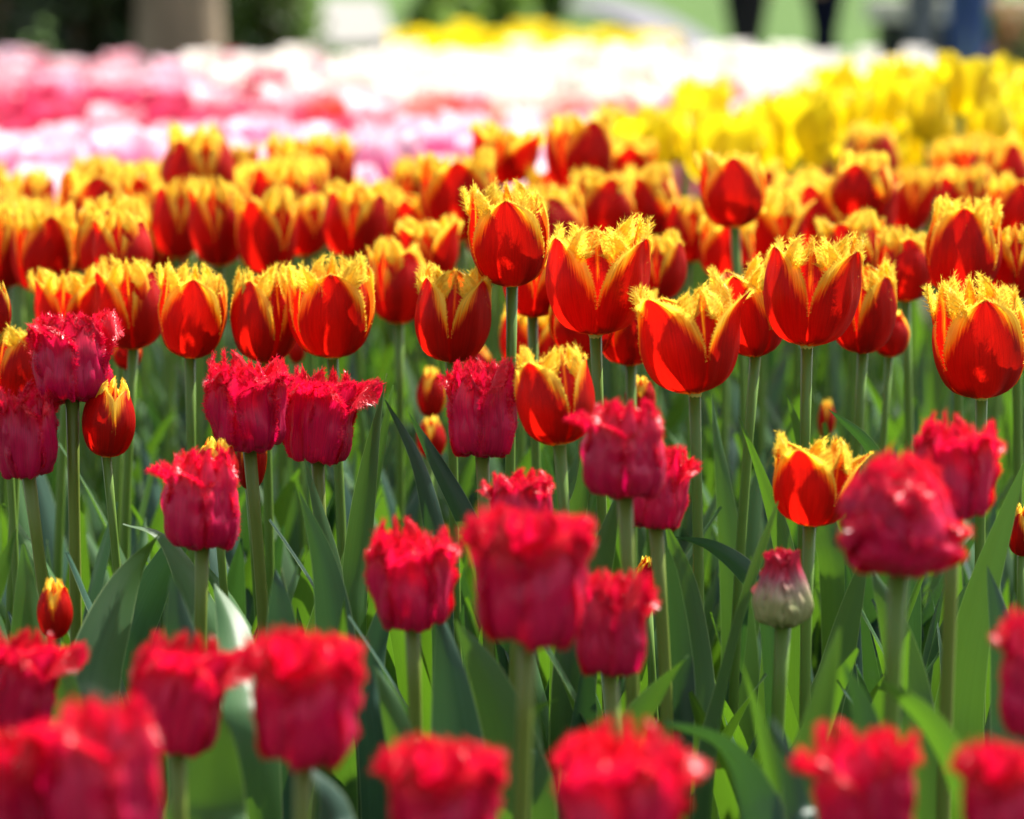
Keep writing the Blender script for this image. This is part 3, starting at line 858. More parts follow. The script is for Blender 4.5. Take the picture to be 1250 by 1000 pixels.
R_ = radians
HL = [
 ([(112, 900), (116, 830), (135, 765), (160, 705), (196, 650)], 2150, 34, (R_(-20), R_(40)), 0, .5, 2080),
 ([(45, 900), (38, 820), (34, 740), (28, 664)], 2080, 28, (R_(10), R_(20)), 0, .4, None),
 ([(-40, 800), (-15, 740), (5, 690), (21, 642)], 2150, 17, (R_(30), R_(30)), 0, .5, None),
 ([(232, 900), (226, 820), (218, 760), (209, 700)], 2250, 25, (R_(-8), R_(5)), 1, .3, None),
 ([(312, 920), (300, 830), (285, 765), (262, 712)], 2250, 32, (R_(15), R_(25)), 0, .5, 2150),
 ([(252, 1060), (255, 980), (262, 920), (272, 866)], 2500, 46, (R_(0), R_(10)), 0, .35, None),
 ([(432, 800), (438, 690), (452, 570), (472, 456)], 1950, 20, (R_(25), R_(40)), 0, .4, None),
 ([(420, 760), (440, 650), (462, 560), (480, 470)], 1850, 12, (R_(10), R_(20)), 0, .3, None),
 ([(600, 720), (570, 640), (535, 570), (497, 500)], 1980, 15, (R_(-30), R_(-10)), 1, .6, None),
 ([(540, 720), (530, 640), (508, 560), (470, 488)], 1860, 13, (R_(10), R_(10)), 1, .5, None),
 ([(572, 1020), (562, 930), (550, 830), (535, 740)], 2250, 34, (R_(15), R_(5)), 1, .4, None),
 ([(640, 1010), (625, 920), (595, 830), (555, 756)], 2300, 34, (R_(-25), R_(-5)), 0, .4, None),
 ([(505, 960), (492, 910), (474, 850), (456, 812)], 2350, 18, (R_(10), R_(10)), 0, .5, None),
 ([(655, 960), (650, 910), (655, 870), (684, 852)], 2300, 18, (R_(10), R_(60)), 0, .5, None),
 ([(822, 930), (826, 820), (815, 700), (796, 638)], 2100, 20, (R_(-45), R_(-20)), 1, .5, None),
 ([(852, 940), (850, 830), (838, 720), (812, 636)], 2050, 24, (R_(20), R_(10)), 0, .3, None),
 ([(900, 960), (905, 830), (893, 670), (868, 480)], 1780, 24, (R_(10), R_(20)), 0, .2, None),
 ([(940, 760), (915, 705), (870, 668), (822, 655)], 2000, 14, (R_(-10), R_(-25)), 1, .5, None),
 ([(866, 960), (885, 840), (915, 720), (950, 612)], 2120, 15, (R_(55), R_(50)), 0, .6, None),
 ([(962, 760), (955, 670), (932, 590), (902, 508)], 1960, 13, (R_(-35), R_(-20)), 0, .5, None),
 ([(1105, 700), (1090, 610), (1060, 545), (1012, 500)], 1900, 15, (R_(-30), R_(-50)), 1, .5, None),
 ([(982, 1000), (990, 930), (1006, 850), (1025, 765)], 2450, 25, (R_(35), R_(20)), 0, .4, None),
 ([(1066, 1000), (1062, 930), (1050, 860), (1028, 806)], 2450, 22, (R_(-15), R_(-20)), 1, .5, None),
 ([(1160, 960), (1168, 860), (1195, 730), (1252, 560)], 2050, 34, (R_(-30), R_(-25)), 0, .35, None),
 ([(1120, 940), (1112, 850), (1090, 760), (1062, 690)], 2150, 26, (R_(15), R_(10)), 0, .3, None),
 ([(1000, 900), (1020, 820), (1040, 740), (1062, 660)], 2020, 20, (R_(-10), R_(10)), 0, .3, None),
 ([(955, 1040), (945, 970), (925, 880), (903, 802)], 2420, 14, (R_(-50), R_(-30)), 0, .7, None),
 ([(985, 1050), (975, 990), (962, 930), (940, 872)], 2650, 18, (R_(20), R_(15)), 1, .5, None),
 ([(1190, 1060), (1170, 960), (1130, 880), (1062, 822)], 2550, 30, (R_(-30), R_(-55)), 0, .5, None),
 ([(925, 1050), (915, 970), (880, 910), (812, 882)], 2450, 30, (R_(-20), R_(-60)), 1, .5, None),
 ([(380, 900), (392, 800), (405, 700), (372, 560)], 2000, 24, (R_(5), R_(20)), 0, .3, None),
 ([(410, 880), (408, 790), (395, 690), (365, 600)], 2080, 26, (R_(-35), R_(-10)), 1, .5, None),
 ([(340, 880), (345, 800), (342, 740), (336, 694)], 2150, 22, (R_(0), R_(5)), 1, .3, None),
 ([(160, 820), (180, 740), (215, 670), (255, 600)], 1950, 26, (R_(30), R_(20)), 1, .5, None),
 ([(270, 820), (240, 720), (200, 655), (150, 640)], 2010, 24, (R_(20), R_(70)), 0, .4, None),
 ([(700, 860), (712, 760), (735, 680), (755, 600)], 2050, 24, (R_(0), R_(10)), 0, .4, None),
 ([(690, 700), (700, 640), (712, 590), (718, 500)], 1950, 14, (R_(10), R_(10)), 0, .5, None),
 ([(760, 980), (770, 900), (800, 850), (840, 800)], 2250, 22, (R_(40), R_(40)), 0, .5, None),
 ([(465, 930), (455, 830), (468, 760), (490, 700)], 2080, 22, (R_(10), R_(40)), 1, .5, None),
 ([(1240, 960), (1236, 870), (1225, 780), (1205, 690)], 2150, 26, (R_(10), R_(0)), 1, .4, None),
 ([(1020, 720), (1005, 640), (985, 560), (960, 480)], 1800, 16, (R_(10), R_(-10)), 0, .3, None),
 ([(60, 1010), (70, 930), (80, 850), (60, 780)], 2350, 30, (R_(20), R_(10)), 0, .4, None),
 ([(420, 1060), (415, 1000), (400, 960), (370, 930)], 2600, 26, (R_(20), R_(50)), 1, .5, None),
]
for pix, s, hw, tl, mt, fo, st_ in HL:
    hand_leaf(pix, s, hw, tl, mt, fo, True, .0012, st_)

# ------------------------------------------------------------------ the rest of the flame bed: blurred blooms packed behind, and plants that are only leaves
taken = [(r.location.x, r.location.y) for r in ROOTS]
rf = random.Random(5)
LAB_BACK = 'soft blurred red and yellow fringed tulip crowded into the back rows of its bed'
n = 0
def free(x, y, d):
    return all((x - a) ** 2 + (y - b) ** 2 > d * d for a, b in taken)
tries = 0
while n < 40 and tries < 4000:
    tries += 1
    s = rf.uniform(1080, 1420)
    px = rf.uniform(-20, 1270)
    if s < 1240 and 460 < px < 860: continue
    yy = rf.uniform(-.5, 1)
    d = F / s
    x = (px - 625) / s
    if not free(x, d, .055): continue
    zz = .52 + .06 * yy * rf.random() - (.02 if px < 200 else 0)
    taken.append((x, d))
    i0 += 1; n += 1
    q = rf.uniform(.85, 1.05)
    tulip(Vector((x, d, zz - .035)), YR[rf.randrange(9)], q, q, rf.uniform(0, 6.3), 'tulip', LAB_BACK, 'tulip', 'blurred back rows of the flame tulips', (rf.uniform(-.02, .02), 0),
          (rf.uniform(-.08, .08), rf.uniform(-.08, .08)), 3, LEAVES_LONG, .0036, M_STEM, i0)
n = 0; tries = 0
while n < 175 and tries < 9000:
    tries += 1
    s = 1 / rf.uniform(1 / 2600, 1 / 1150)
    px = rf.uniform(-60, 1310)
    d = F / s; x = (px - 625) / s
    if not free(x, d, .04): continue
    taken.append((x, d)); n += 1
    if s > 2100: lt, gl, mm = 'tulip plant of broad bluish leaves without a bloom, among the crimson tulips', 'leafy tulip plants in the crimson rows', LEAVES_SHORT
    elif s > 1600: lt, gl, mm = 'tulip plant of upright green leaves without a bloom, under the sharp red and yellow tulips', 'leafy tulip plants under the sharp row', LEAVES_LONG
    else: lt, gl, mm = 'blurred leafy tulip plant without a bloom, under the back rows of red and yellow tulips', 'leafy tulip plants under the back rows', LEAVES_LONG
    root = link('tulip_plant', None, None, (x, d, 0)); tag(root, lt, 'plant', gl)
    ROOTS.append(root)
    a0 = rf.uniform(0, 6.3)
    for k in range(4):
        lf = link('leaf', rf.choice(mm), root)
        lf.rotation_euler = (0, 0, a0 + k * 1.7)
        q = rf.uniform(.75, 1.0) * (.85 if s > 2300 else 1)
        lf.scale = (q, q, q)

# ------------------------------------------------------------------ yellow bed on the right
YEL = [
 (1172, 103, 70, 76, 1050, 'tall bright yellow tulip with petal tips spread wide, highest bloom of the yellow bed'),
 (1132, 138, 50, 72, 1060, 'pale yellow tulip just left of and below the tallest yellow one'),
 (842, 160, 56, 58, 1000, 'yellow tulip at the left end of the yellow bed, right one of two'),
 (757, 164, 66, 62, 1000, 'yellow tulip furthest left in the yellow bed, above the low orange one'),
]
for cx, cy, wd, ht, s, lab in YEL:
    i0 += 1
    tulip(at(cx, cy + ht / 2, s), YE[0 if cx < 1150 else 1], wd / s / .068, ht / s / .0735, radians(A + (cx % 50)), 'tulip', lab, 'tulip', 'yellow tulips of the bed on the right',
          (0, 0), (0, rnd.uniform(-.05, .05)), 3, LEAVES_LONG, .004, M_STEM, i0)
    p = at(cx, cy, s); taken.append((p.x, p.y))
n = 0; tries = 0
while n < 52 and tries < 5000:
    tries += 1
    s = 1 / rf.uniform(1 / 1060, 1 / 760)
    px = rf.uniform(790, 1290)
    if px < 940 and s < 880: continue
    d = F / s; x = (px - 625) / s
    if not free(x, d, .10): continue
    zz = .548 + rf.uniform(-.05, .03) + (px - 860) / 390 * .022
    taken.append((x, d)); n += 1; i0 += 1
    q = rf.uniform(.9, 1.2)
    tulip(Vector((x, d, zz - .035)), YE[rf.randrange(3)], q, q, rf.uniform(0, 6.3), 'tulip', 'blurred bright yellow tulip packed into the yellow bed on the right', 'tulip', 'yellow tulips packed in the bed on the right',
          (0, 0), (rf.uniform(-.1, .1), rf.uniform(-.1, .1)), 2, LEAVES_LONG, .004, M_STEM, i0)

# ------------------------------------------------------------------ simpler cups for the beds that are far out of focus
def cup(mb, mat_i, opn, seed, sc=1.0, z0=0.0, stem=False, tone=tone_top, zsc=1.0):
    rg = random.Random(seed)
    for k in range(6):
        pt = Petal(YR_R, YR_Z, YR_WO if k % 2 == 0 else YR_WI, rs=1.02 if k % 2 == 0 else .93, open=opn + rg.uniform(-.1, .15), ruf=.001, rf=8, ph=rg.uniform(0, 6), topr=.001,
                   wr=.002, seed=seed + k * 1.7, zs=rg.uniform(.92, 1.05) * zsc)
        m_ = petal_mesh('petal', pt, None, tone, 6, 8, None, 1, k * pi / 3 + rg.uniform(-.1, .1))
        mb.add([p * sc + Vector((0, 0, z0)) for p in m_.v], m_.f, m_.uv, m_.t, mat_i)


PKH = []
for i in range(4):
    mb = MB(); cup(mb, 0, (.0, .15, .3, -.1)[i], 500 + i, 1.0, 0, tone=tone_pink); PKH.append(mb.build('flower_head', [M_PK]))
CUPST = stem_mesh(Vector((0, 0, -.02)), Vector((0, 0, 1)), .0042, .0036, Vector((0.004, 0, 0)), M_STEM, 6, 6)
n = 0; tries = 0
while n < 88 and tries < 9000:
    tries += 1
    s = 1 / rf.uniform(1 / 1010, 1 / 740)
    px = rf.uniform(-30, 900)
    if px > 720 and s > 900 and rf.random() < .4: continue
    d = F / s; x = (px - 625) / s
    if not free(x, d, .07): continue
    taken.append((x, d)); n += 1
    zz = .478 + rf.uniform(-.035, .03)
    left = px < 300
    root = link('tulip', None, None, (x, d, 0))
    tag(root, 'soft pink tulip with white petal tips in the pink bed at the left' if left else 'soft pink and white tulip in the middle of the pink bed', 'tulip',
        'pink tulips, left part of their bed' if left else 'pink tulips, middle part of their bed')
    hz = zz - .035
    stn = link('stem', CUPST, root); stn.scale = (1, 1, hz)
    hd = link('flower_head', PKH[rf.randrange(4)], root, (.0, 0, hz))
    q = rf.uniform(1.0, 1.25); hd.scale = (q, q, q); hd.rotation_euler = (rf.uniform(-.12, .12), rf.uniform(-.12, .12), rf.uniform(0, 6.3))
    a0 = rf.uniform(0, 6.3)
    for k in range(2):
        lf = link('leaf', rf.choice(LEAVES_LONG), root); lf.rotation_euler = (0, 0, a0 + 2.6 * k); lf.scale = (.9, .9, .9)


import numpy as np


def far_tulip(opn, seed, hgt, sc=1.0):
    """one blurred tulip of the far beds as arrays: bloom (material 0), stem (1) and leaves (2)"""
    mb = MB()
    rg = random.Random(seed)
    for k in range(6):
        pt = Petal(YR_R, YR_Z, YR_WO if k % 2 == 0 else YR_WI, rs=1.02 if k % 2 == 0 else .93, open=opn + rg.uniform(-.1, .2), ruf=.001, rf=8, ph=rg.uniform(0, 6), topr=.001,
                   wr=.002, seed=seed + k * 1.7, zs=rg.uniform(.9, 1.05))
        m_ = petal_mesh('petal', pt, None, tone_top, 4, 6, None, 1, k * pi / 3 + rg.uniform(-.1, .1))
        mb.add([p * sc + Vector((0, 0, hgt - .07 * sc)) for p in m_.v], m_.f, m_.uv, m_.t, 0)
    vs = [Vector((cos(a) * .0045, sin(a) * .0045, i * (hgt - .07 * sc))) for i in range(2) for a in (0, 1.57, 3.14, 4.71)]
    mb.add(vs, [(j, (j + 1) % 4, 4 + (j + 1) % 4, 4 + j) for j in range(4)], None, None, 1)
    for k in range(3):
        a = rg.uniform(0, 6.3); L = hgt * rg.uniform(.6, .8)
        vs, fs, uv = [], [], []
        for i in range(6):
            t = i / 5
            c = Vector((cos(a) * (.005 + .09 * t * t), sin(a) * (.005 + .09 * t * t), L * t * (1 - .15 * t)))
            sd2 = Vector((-sin(a), cos(a), 0)); hw = .022 * catmull(LEAFW, t)
            vs += [c - sd2 * hw, c, c + sd2 * hw]; uv += [(0.05, t), (.5, t), (.95, t)]
        for i in range(5):
            for j in range(2): fs.append((i * 3 + j, i * 3 + j + 1, i * 3 + j + 4, i * 3 + j + 3))
        mb.add(vs, fs, uv, None, 2)
    return (np.array([tuple(v) for v in mb.v]), np.array(mb.f), np.array(mb.uv), np.array(mb.t), np.array(mb.m))


FARV, FARF, FARUV, FART, FARM = [], [], [], [], []
FMATS = [M_CR, M_SA, M_PP, M_WH, M_YE, M_PK]
far_n = 0


def far_bed(protos, mat_i, count, region, dmin, keep=None, seed=1, zoff=0.0):
    global far_n
    rg = random.Random(seed)
    placed = []; t_ = 0; n = 0
    while n < count and t_ < count * 60:
        t_ += 1
        s = 1 / rg.uniform(1 / region[3], 1 / region[2]); px = rg.uniform(region[0], region[1])
        if keep and not keep(px, s, rg): continue
        d = F / s; x = (px - 625) / s
        if any((x - a) ** 2 + (d - b) ** 2 < dmin * dmin for a, b in placed): continue
        if not free(x, d, .05): continue
        placed.append((x, d)); n += 1
        v, f, uv, t, m = rg.choice(protos)
        q = rg.uniform(.82, 1.16)
        M = np.array(Matrix.Rotation(rg.uniform(0, 6.3), 3, 'Z') @ Matrix.Rotation(rg.uniform(-.05, .05), 3, 'X'))
        vv = (v * (q, q, q ** .5)) @ M.T + (x, d, rg.uniform(-.045, .02))
        FARV.append(vv); FARF.append(f + far_n); FARUV.append(uv); FART.append(np.clip(t + rg.uniform(-.25, .2), 0, 1))
        FARM.append(np.where(m == 0, mat_i, m + len(FMATS) - 1))
        far_n += len(v)
    taken.extend(placed)


m_lo = [far_tulip(.1 * i, 300 + i, .495, 1.15) for i in range(3)]
m_hi = [far_tulip(.14 * i, 320 + i, .505, 1.35) for i in range(4)]
m_w = [far_tulip(.14 * i, 360 + i, .532, 1.35) for i in range(4)]
m_ye = [far_tulip(.15 * i, 340 + i, .555, 1.7) for i in range(3)]
far_bed(m_lo, 0, 125, (-30, 420, 520, 700), .085, seed=2)
far_bed(m_lo, 1, 80, (400, 930, 540, 700), .09, seed=3)
far_bed(m_hi, 2, 40, (-30, 960, 520, 700), .12, seed=8)
far_bed(m_lo, 5, 50, (-30, 760, 690, 900), .08, seed=11)
far_bed(m_hi, 0, 50, (-30, 420, 330, 600), .12, seed=21)
far_bed(m_hi, 5, 40, (-30, 420, 330, 560), .12, seed=22)
far_bed(m_hi, 2, 150, (-30, 560, 330, 560), .11, keep=lambda px, s, rg: rg.random() < (1.0 if px < 300 else (560 - px) / 260), seed=4)
far_bed(m_w, 3, 280, (240, 1120, 330, 560), .11, keep=lambda px, s, rg: rg.random() < (1.0 if px > 500 else (px - 240) / 260) , seed=5)
far_bed(m_ye, 4, 110, (490, 820, 225, 300), .16, seed=6)
far_bed([far_tulip(.1, 350, .535)], 0, 2, (940, 1060, 800, 1000), .2, seed=9)
far_bed([far_tulip(.1, 351, .66, 1.2)], 3, 2, (1070, 1090, 700, 800), .2, seed=10)
V_ = np.concatenate(FARV); F_ = np.concatenate(FARF); UV_ = np.concatenate(FARUV); T_ = np.concatenate(FART); Mi = np.concatenate(FARM)
me = bpy.data.meshes.new('far_tulips')
me.vertices.add(len(V_)); me.vertices.foreach_set('co', V_.astype(np.float32).ravel())
me.loops.add(F_.size); me.loops.foreach_set('vertex_index', F_.astype(np.int32).ravel())
me.polygons.add(len(F_)); me.polygons.foreach_set('loop_start', np.arange(0, F_.size, 4, dtype=np.int32))
for m_ in FMATS + [M_STEM, M_LEAF]: me.materials.append(m_)
me.polygons.foreach_set('material_index', Mi.astype(np.int32))
me.polygons.foreach_set('use_smooth', np.ones(len(F_), dtype=bool))
me.update(calc_edges=True)
me.uv_layers.new(name='UVMap').data.foreach_set('uv', UV_[F_.ravel()].astype(np.float32).ravel())
me.attributes.new('tone', 'FLOAT', 'POINT').data.foreach_set('value', T_.astype(np.float32))
me.validate()
tag(link('far_tulips', me), 'mass of blurred pink, red, white and yellow tulips filling the far beds', 'tulips', None, 'stuff')


# ------------------------------------------------------------------ background
# terrain: flat round the beds, rising to a grassy bank behind
def tz(y):
    t = max(0.0, y - 35.0)
    return .058 * t * t / (t + 3.0) if t < 60 else .058 * 3600 / 63 + (t - 60) * .02


def sheet(name, x0, x1, ys, lift, mat, kind='structure', nx=24):
    mb = MB()
    for y in ys:
        for i in range(nx + 1):
            mb.v.append(Vector((x0 + (x1 - x0) * i / nx, y, tz(y) + lift))); mb.uv.append((i / nx, y)); mb.t.append(0)
    for j in range(len(ys) - 1):
        for i in range(nx):
            a = j * (nx + 1) + i
            mb.f.append((a, a + 1, a + nx + 2, a + nx + 1)); mb.m.append(0)
    o = link(name, mb.build(name, [mat]))
    tag(o, kind=kind)
    return o


M_LAWN = plain_mat('lawn_grass', (0.045, 0.085, 0.025), (0.075, 0.125, 0.04), 3, 1.0, .6, .03, spec=.05)
M_SOIL = plain_mat('bed_soil', (0.02, 0.014, 0.009), (0.05, 0.035, 0.022), 40, .9, .8, .02)
M_PATH = plain_mat('asphalt_path', (0.11, 0.11, 0.125), (0.17, 0.17, 0.19), 30, 1.0, .3, .004, spec=.05)
M_GRAVEL = plain_mat('pale_gravel', (0.16, 0.16, 0.15), (0.24, 0.235, 0.22), 30, 1.0, .4, .006, spec=.03)
ys = [-30, 0, 10, 20, 30, 35] + [35 + k for k in range(1, 40)] + [80, 90, 100, 140, 300, 900]
sheet('lawn', -400, 400, ys, 0, M_LAWN)
sheet('flower_bed_soil', -4.5, 4.5, [.2, 2, 5, 9, 14], .004, M_SOIL)
sheet('flower_bed_soil', -3, 5, [13.9, 16, 19.2], .008, M_SOIL)


def ground_at(px, py):
    d0 = (at(px, py, 1000) - CAM).normalized()
    lo = 20.0
    while lo < 400:
        p = CAM + d0 * lo
        if p.z <= tz(p.y): return p
        lo += .05
    return p


def ribbon(name, L, Rr, lift, mat):
    mb = MB()
    for (a, b) in zip(L, Rr):
        for k in range(5):
            x = a[0] + (b[0] - a[0]) * k / 4; y = a[1] + (b[1] - a[1]) * k / 4
            mb.v.append(Vector((x, y, tz(y) + lift))); mb.uv.append((k / 4, y)); mb.t.append(0)
    for j in range(len(L) - 1):
        for i in range(4):
            q = j * 5 + i
            mb.f.append((q, q + 1, q + 6, q + 5)); mb.m.append(0)
    tag(link(name, mb.build(name, [mat])), kind='structure')


# the path climbs the bank from lower right to upper left
def g2(px, py):
    p = ground_at(px, py); return (p.x, p.y)
Lp = [g2(812, 78), g2(800, 60), g2(775, 40), g2(735, 22), g2(640, 8)]
Rp = [g2(905, 78), g2(872, 58), g2(840, 38), g2(800, 18), g2(745, 4)]
def dens(Q):
    tab = [(k / (len(Q) - 1), Vector((q[0], q[1], 0))) for k, q in enumerate(Q)]
    return [tuple(catmull(tab, i / 24))[:2] for i in range(25)]
ribbon('asphalt_path', dens(Lp), dens(Rp), .07, M_PATH)
Lq = [g2(380, 62), g2(388, 40), g2(394, 20), g2(398, 4)]
Rq = [g2(480, 62), g2(478, 40), g2(470, 20), g2(465, 4)]
ribbon('gravel_path', dens(Lq), dens(Rq), .07, M_GRAVEL)


# ---- trees and shrubs
M_BARK = plain_mat('tree_bark', (0.13, 0.098, 0.060), (0.26, 0.20, 0.13), 9, .85, .9, .03, stretch=(1, 1, .2))
def fol_mat(name, c1, c2, trans, rough=.45):
    return plain_mat(name, c1, c2, 3, rough, .0, .001, trans)
M_FD = fol_mat('dark_shrub_foliage', (0.012, 0.030, 0.008), (0.035, 0.070, 0.014), .15, .38)
M_FM = fol_mat('green_shrub_foliage', (0.05, 0.11, 0.015), (0.11, 0.19, 0.03), .4)
M_FG = fol_mat('glossy_shrub_foliage', (0.05, 0.12, 0.015), (0.12, 0.20, 0.03), .35, .22)
M_FL = fol_mat('light_shrub_foliage', (0.12, 0.22, 0.03), (0.22, 0.33, 0.06), .5)


def tube_into(mb, pts, rs, n=10, rough=0.0, seed=0):
    vs, fs = [], []
    for k, (p, r) in enumerate(zip(pts, rs)):
        for i in range(n):
            a = 2 * pi * i / n
            q = r * (1 + rough * noise.noise(Vector((cos(a) * 2 + seed, sin(a) * 2, k * .35))))
            vs.append(p + Vector((cos(a) * q, sin(a) * q, 0)))
    for k in range(len(pts) - 1):
        for i in range(n):
            j = (i + 1) % n
            fs.append((k * n + i, k * n + j, (k + 1) * n + j, (k + 1) * n + i))
    mb.add(vs, fs)


def leaf_cloud(mb, blobs, count, size, rg, shell=.55):
    vol = [b[1].x * b[1].y * b[1].z for b in blobs]
    for _ in range(count):
        c, r = rg.choices(blobs, vol)[0]
        while True:
            d = Vector((rg.gauss(0, 1), rg.gauss(0, 1), rg.gauss(0, 1)))
            if d.length > .01: break
        d.normalize()
        k = shell + (1 - shell) * rg.random() ** .6
        p = c + Vector((d.x * r.x, d.y * r.y, d.z * r.z)) * k * (1 + .25 * noise.noise(d * 2.5 + c))
        if p.z < .03: continue
        s_ = size * rg.uniform(.6, 1.3)
        a = Vector((rg.gauss(0, 1), rg.gauss(0, 1), rg.gauss(0, .6))).normalized()
        b = a.cross(Vector((rg.gauss(0, 1), rg.gauss(0, 1), rg.gauss(0, 1)))).normalized()
        mb.add([p - a * s_, p - b * s_ * .45, p + a * s_, p + b * s_ * .45], [(0, 1, 2, 3)])


def tree(name, label, x, y, r, hgt, fm, seed, nleaf=5000, crown_r=2.2, crown_z=None, leafs=.07, cat='tree', group=None, bare=None):
    rg = random.Random(seed)
    root = tag(link(name, None, None, (x, y, tz(y))), label, cat, group)
    mb = MB()
    n = 14
    ln = Vector((rg.uniform(-.3, .3), rg.uniform(-.3, .3), 0))
    pts = [ln * (k / n) ** 2 + Vector((0, 0, -.1 + hgt * .8 * k / n)) for k in range(n + 1)]
    tube_into(mb, pts, [r * (1 + .35 * exp(-k * 1.3)) * (1 - .75 * k / n) for k in range(n + 1)], 18, .12, seed)
    cz = crown_z or hgt * .65
    for k in range(7):
        a = k * 2.4; z0 = hgt * rg.uniform(.35, .7)
        p0 = ln * (z0 / hgt) ** 2 + Vector((0, 0, z0))
        e = p0 + Vector((cos(a), sin(a), rg.uniform(.4, .9))) * crown_r * rg.uniform(.5, .8)
        tube_into(mb, [p0.lerp(e, t) + Vector((0, 0, .15 * sin(pi * t))) for t in (0, .25, .5, .75, 1)], [r * .35, r * .26, r * .18, r * .12, r * .05], 7)
    link('trunk', mb.build('trunk', [M_BARK]), root)
    mb = MB(); blobs = []
    for k in range(12):
        a = rg.uniform(0, 6.3); q = rg.uniform(.2, .75) * crown_r
        blobs.append((Vector((cos(a) * q, sin(a) * q, cz + rg.uniform(-.25, .45) * hgt * .45)), Vector((1, 1, .8)) * crown_r * rg.uniform(.3, .5)))
    leaf_cloud(mb, blobs, nleaf, leafs, rg)
    link('crown', mb.build('crown', [fm], smooth=False), root)
    return root


def shrub(name, label, x, y, rx, ry, h, fm, seed, nleaf, leafs, group=None):
    rg = random.Random(seed)
    root = tag(link(name, None, None, (x, y, tz(y))), label, 'shrub', group)
    mb = MB()
    for k in range(7):
        a = k * .9 + .3
        tube_into(mb, [Vector((cos(a) * .06, sin(a) * .06, -.05)), Vector((cos(a) * rx * .3, sin(a) * ry * .3, h * .35)), Vector((cos(a) * rx * .6, sin(a) * ry * .6, h * .75))], [.035, .025, .01], 6)
    link('branches', mb.build('branches', [M_BARK]), root)
    mb = MB(); blobs = []
    for k in range(16):
        a = rg.uniform(0, 6.3); q = rg.uniform(0, .7)
        blobs.append((Vector((cos(a) * q * rx, sin(a) * q * ry, h * rg.uniform(.12, .8))), Vector((rx * rg.uniform(.3, .5), ry * rg.uniform(.3, .5), h * rg.uniform(.15, .28)))))
    leaf_cloud(mb, blobs, nleaf, leafs, rg, .3)
    link('foliage', mb.build('foliage', [fm], smooth=False), root)
    return root


def wx(px, d): return (px - 625) / (F / d)
tree('tree', 'thick grey-brown tree trunk behind the pink bed, at the upper left', wx(220, 15), 15.0, .205, 7.5, M_FM, 3, 5000, 2.6, 5.6)
shrub('shrub', 'dense very dark shrub at the far left behind the pink tulips', wx(-40, 17.5), 17.5, 1.0, .8, 2.6, M_FD, 21, 15000, .055)
shrub('shrub', 'dense dark shrub touching the left side of the tree trunk', wx(130, 18.3), 18.3, .75, .8, 2.5, M_FD, 22, 12000, .055)
shrub('shrub', 'dark shrub behind the tree trunk', wx(245, 20.5), 20.5, .45, .6, 2.6, M_FD, 25, 10000, .055)
shrub('shrub', 'looser green shrub with sunlit gaps, right of the tree trunk', wx(345, 19), 19.0, .30, .5, 1.6, M_FG, 23, 2300, .045)
shrub('shrub', 'very dark shrub beyond the frame of the left edge', wx(-330, 17), 17.0, 1.3, .9, 2.7, M_FD, 24, 12000, .055)
for k, (px, d, rx, h, lab) in enumerate([(540, 40, .5, 1.5, 'sunlit light green shrub behind the left end of the far yellow bed'), (610, 43, .55, 1.6, 'olive green shrub behind the middle of the far yellow bed'),
                                 (672, 45, .42, 1.3, 'small darker green shrub behind the far yellow bed'), (318, 38, .8, 2.2, 'green shrub filling the gap right of the tree trunk')]):
    shrub('shrub', lab, wx(px, d), d, rx, .9, h, M_FL if k != 2 else M_FM, 40 + k, 5000, .07)
for k, (x, y) in enumerate([(-14, 62), (-7, 70), (1, 66), (8, 72), (15, 64)]):
    tree('tree', 'distant park tree on top of the bank', x, y, .25, 9, M_FM, 60 + k, 3000, 3.2, 6.2, .12, 'tree', 'park trees on the bank')

# ---- people and bench at the upper right, on the lawn before the bank
M_SKIN = plain_mat('skin', (0.55, 0.32, 0.22), (0.60, 0.36, 0.26), 20, .5, .05, .001)
M_HAIR = plain_mat('hair', (0.03, 0.02, 0.012), (0.06, 0.04, 0.02), 60, .5, .4, .004)
def cloth(name, c): return plain_mat(name, tuple(v * .8 for v in c), tuple(v * 1.15 for v in c), 25, .95, .4, .006, stretch=(1, 1, .3), spec=.05)
M_SHOE = cloth('shoe_leather', (0.03, 0.025, 0.02))


def skinned(name, mat, parent, chains, sub=2):
    """chains: lists of (point, radius); the first point of a chain joins the nearest earlier point"""
    vs, es, rs = [], [], []
    for ch in chains:
        prev = None
        for k, (p, r) in enumerate(ch):
            p = Vector(p)
            hit = next((i for i, q in enumerate(vs) if (q - p).length < 1e-4), None) if k == 0 else None
            if hit is None:
                vs.append(p); rs.append(r); cur = len(vs) - 1
            else: cur = hit
            if prev is not None: es.append((prev, cur))
            prev = cur
    me = bpy.data.meshes.new(name)
    me.from_pydata([tuple(v) for v in vs], es, [])
    me.materials.append(mat)
    o = link(name, me, parent)
    md = o.modifiers.new('skin', 'SKIN'); md.use_smooth_shade = True
    for i, r in enumerate(rs): me.skin_vertices[0].data[i].radius = (r if isinstance(r, tuple) else (r, r))
    me.skin_vertices[0].data[0].use_root = True
    if sub:
        sm = o.modifiers.new('sub', 'SUBSURF'); sm.levels = sub; sm.render_levels = sub
    return o


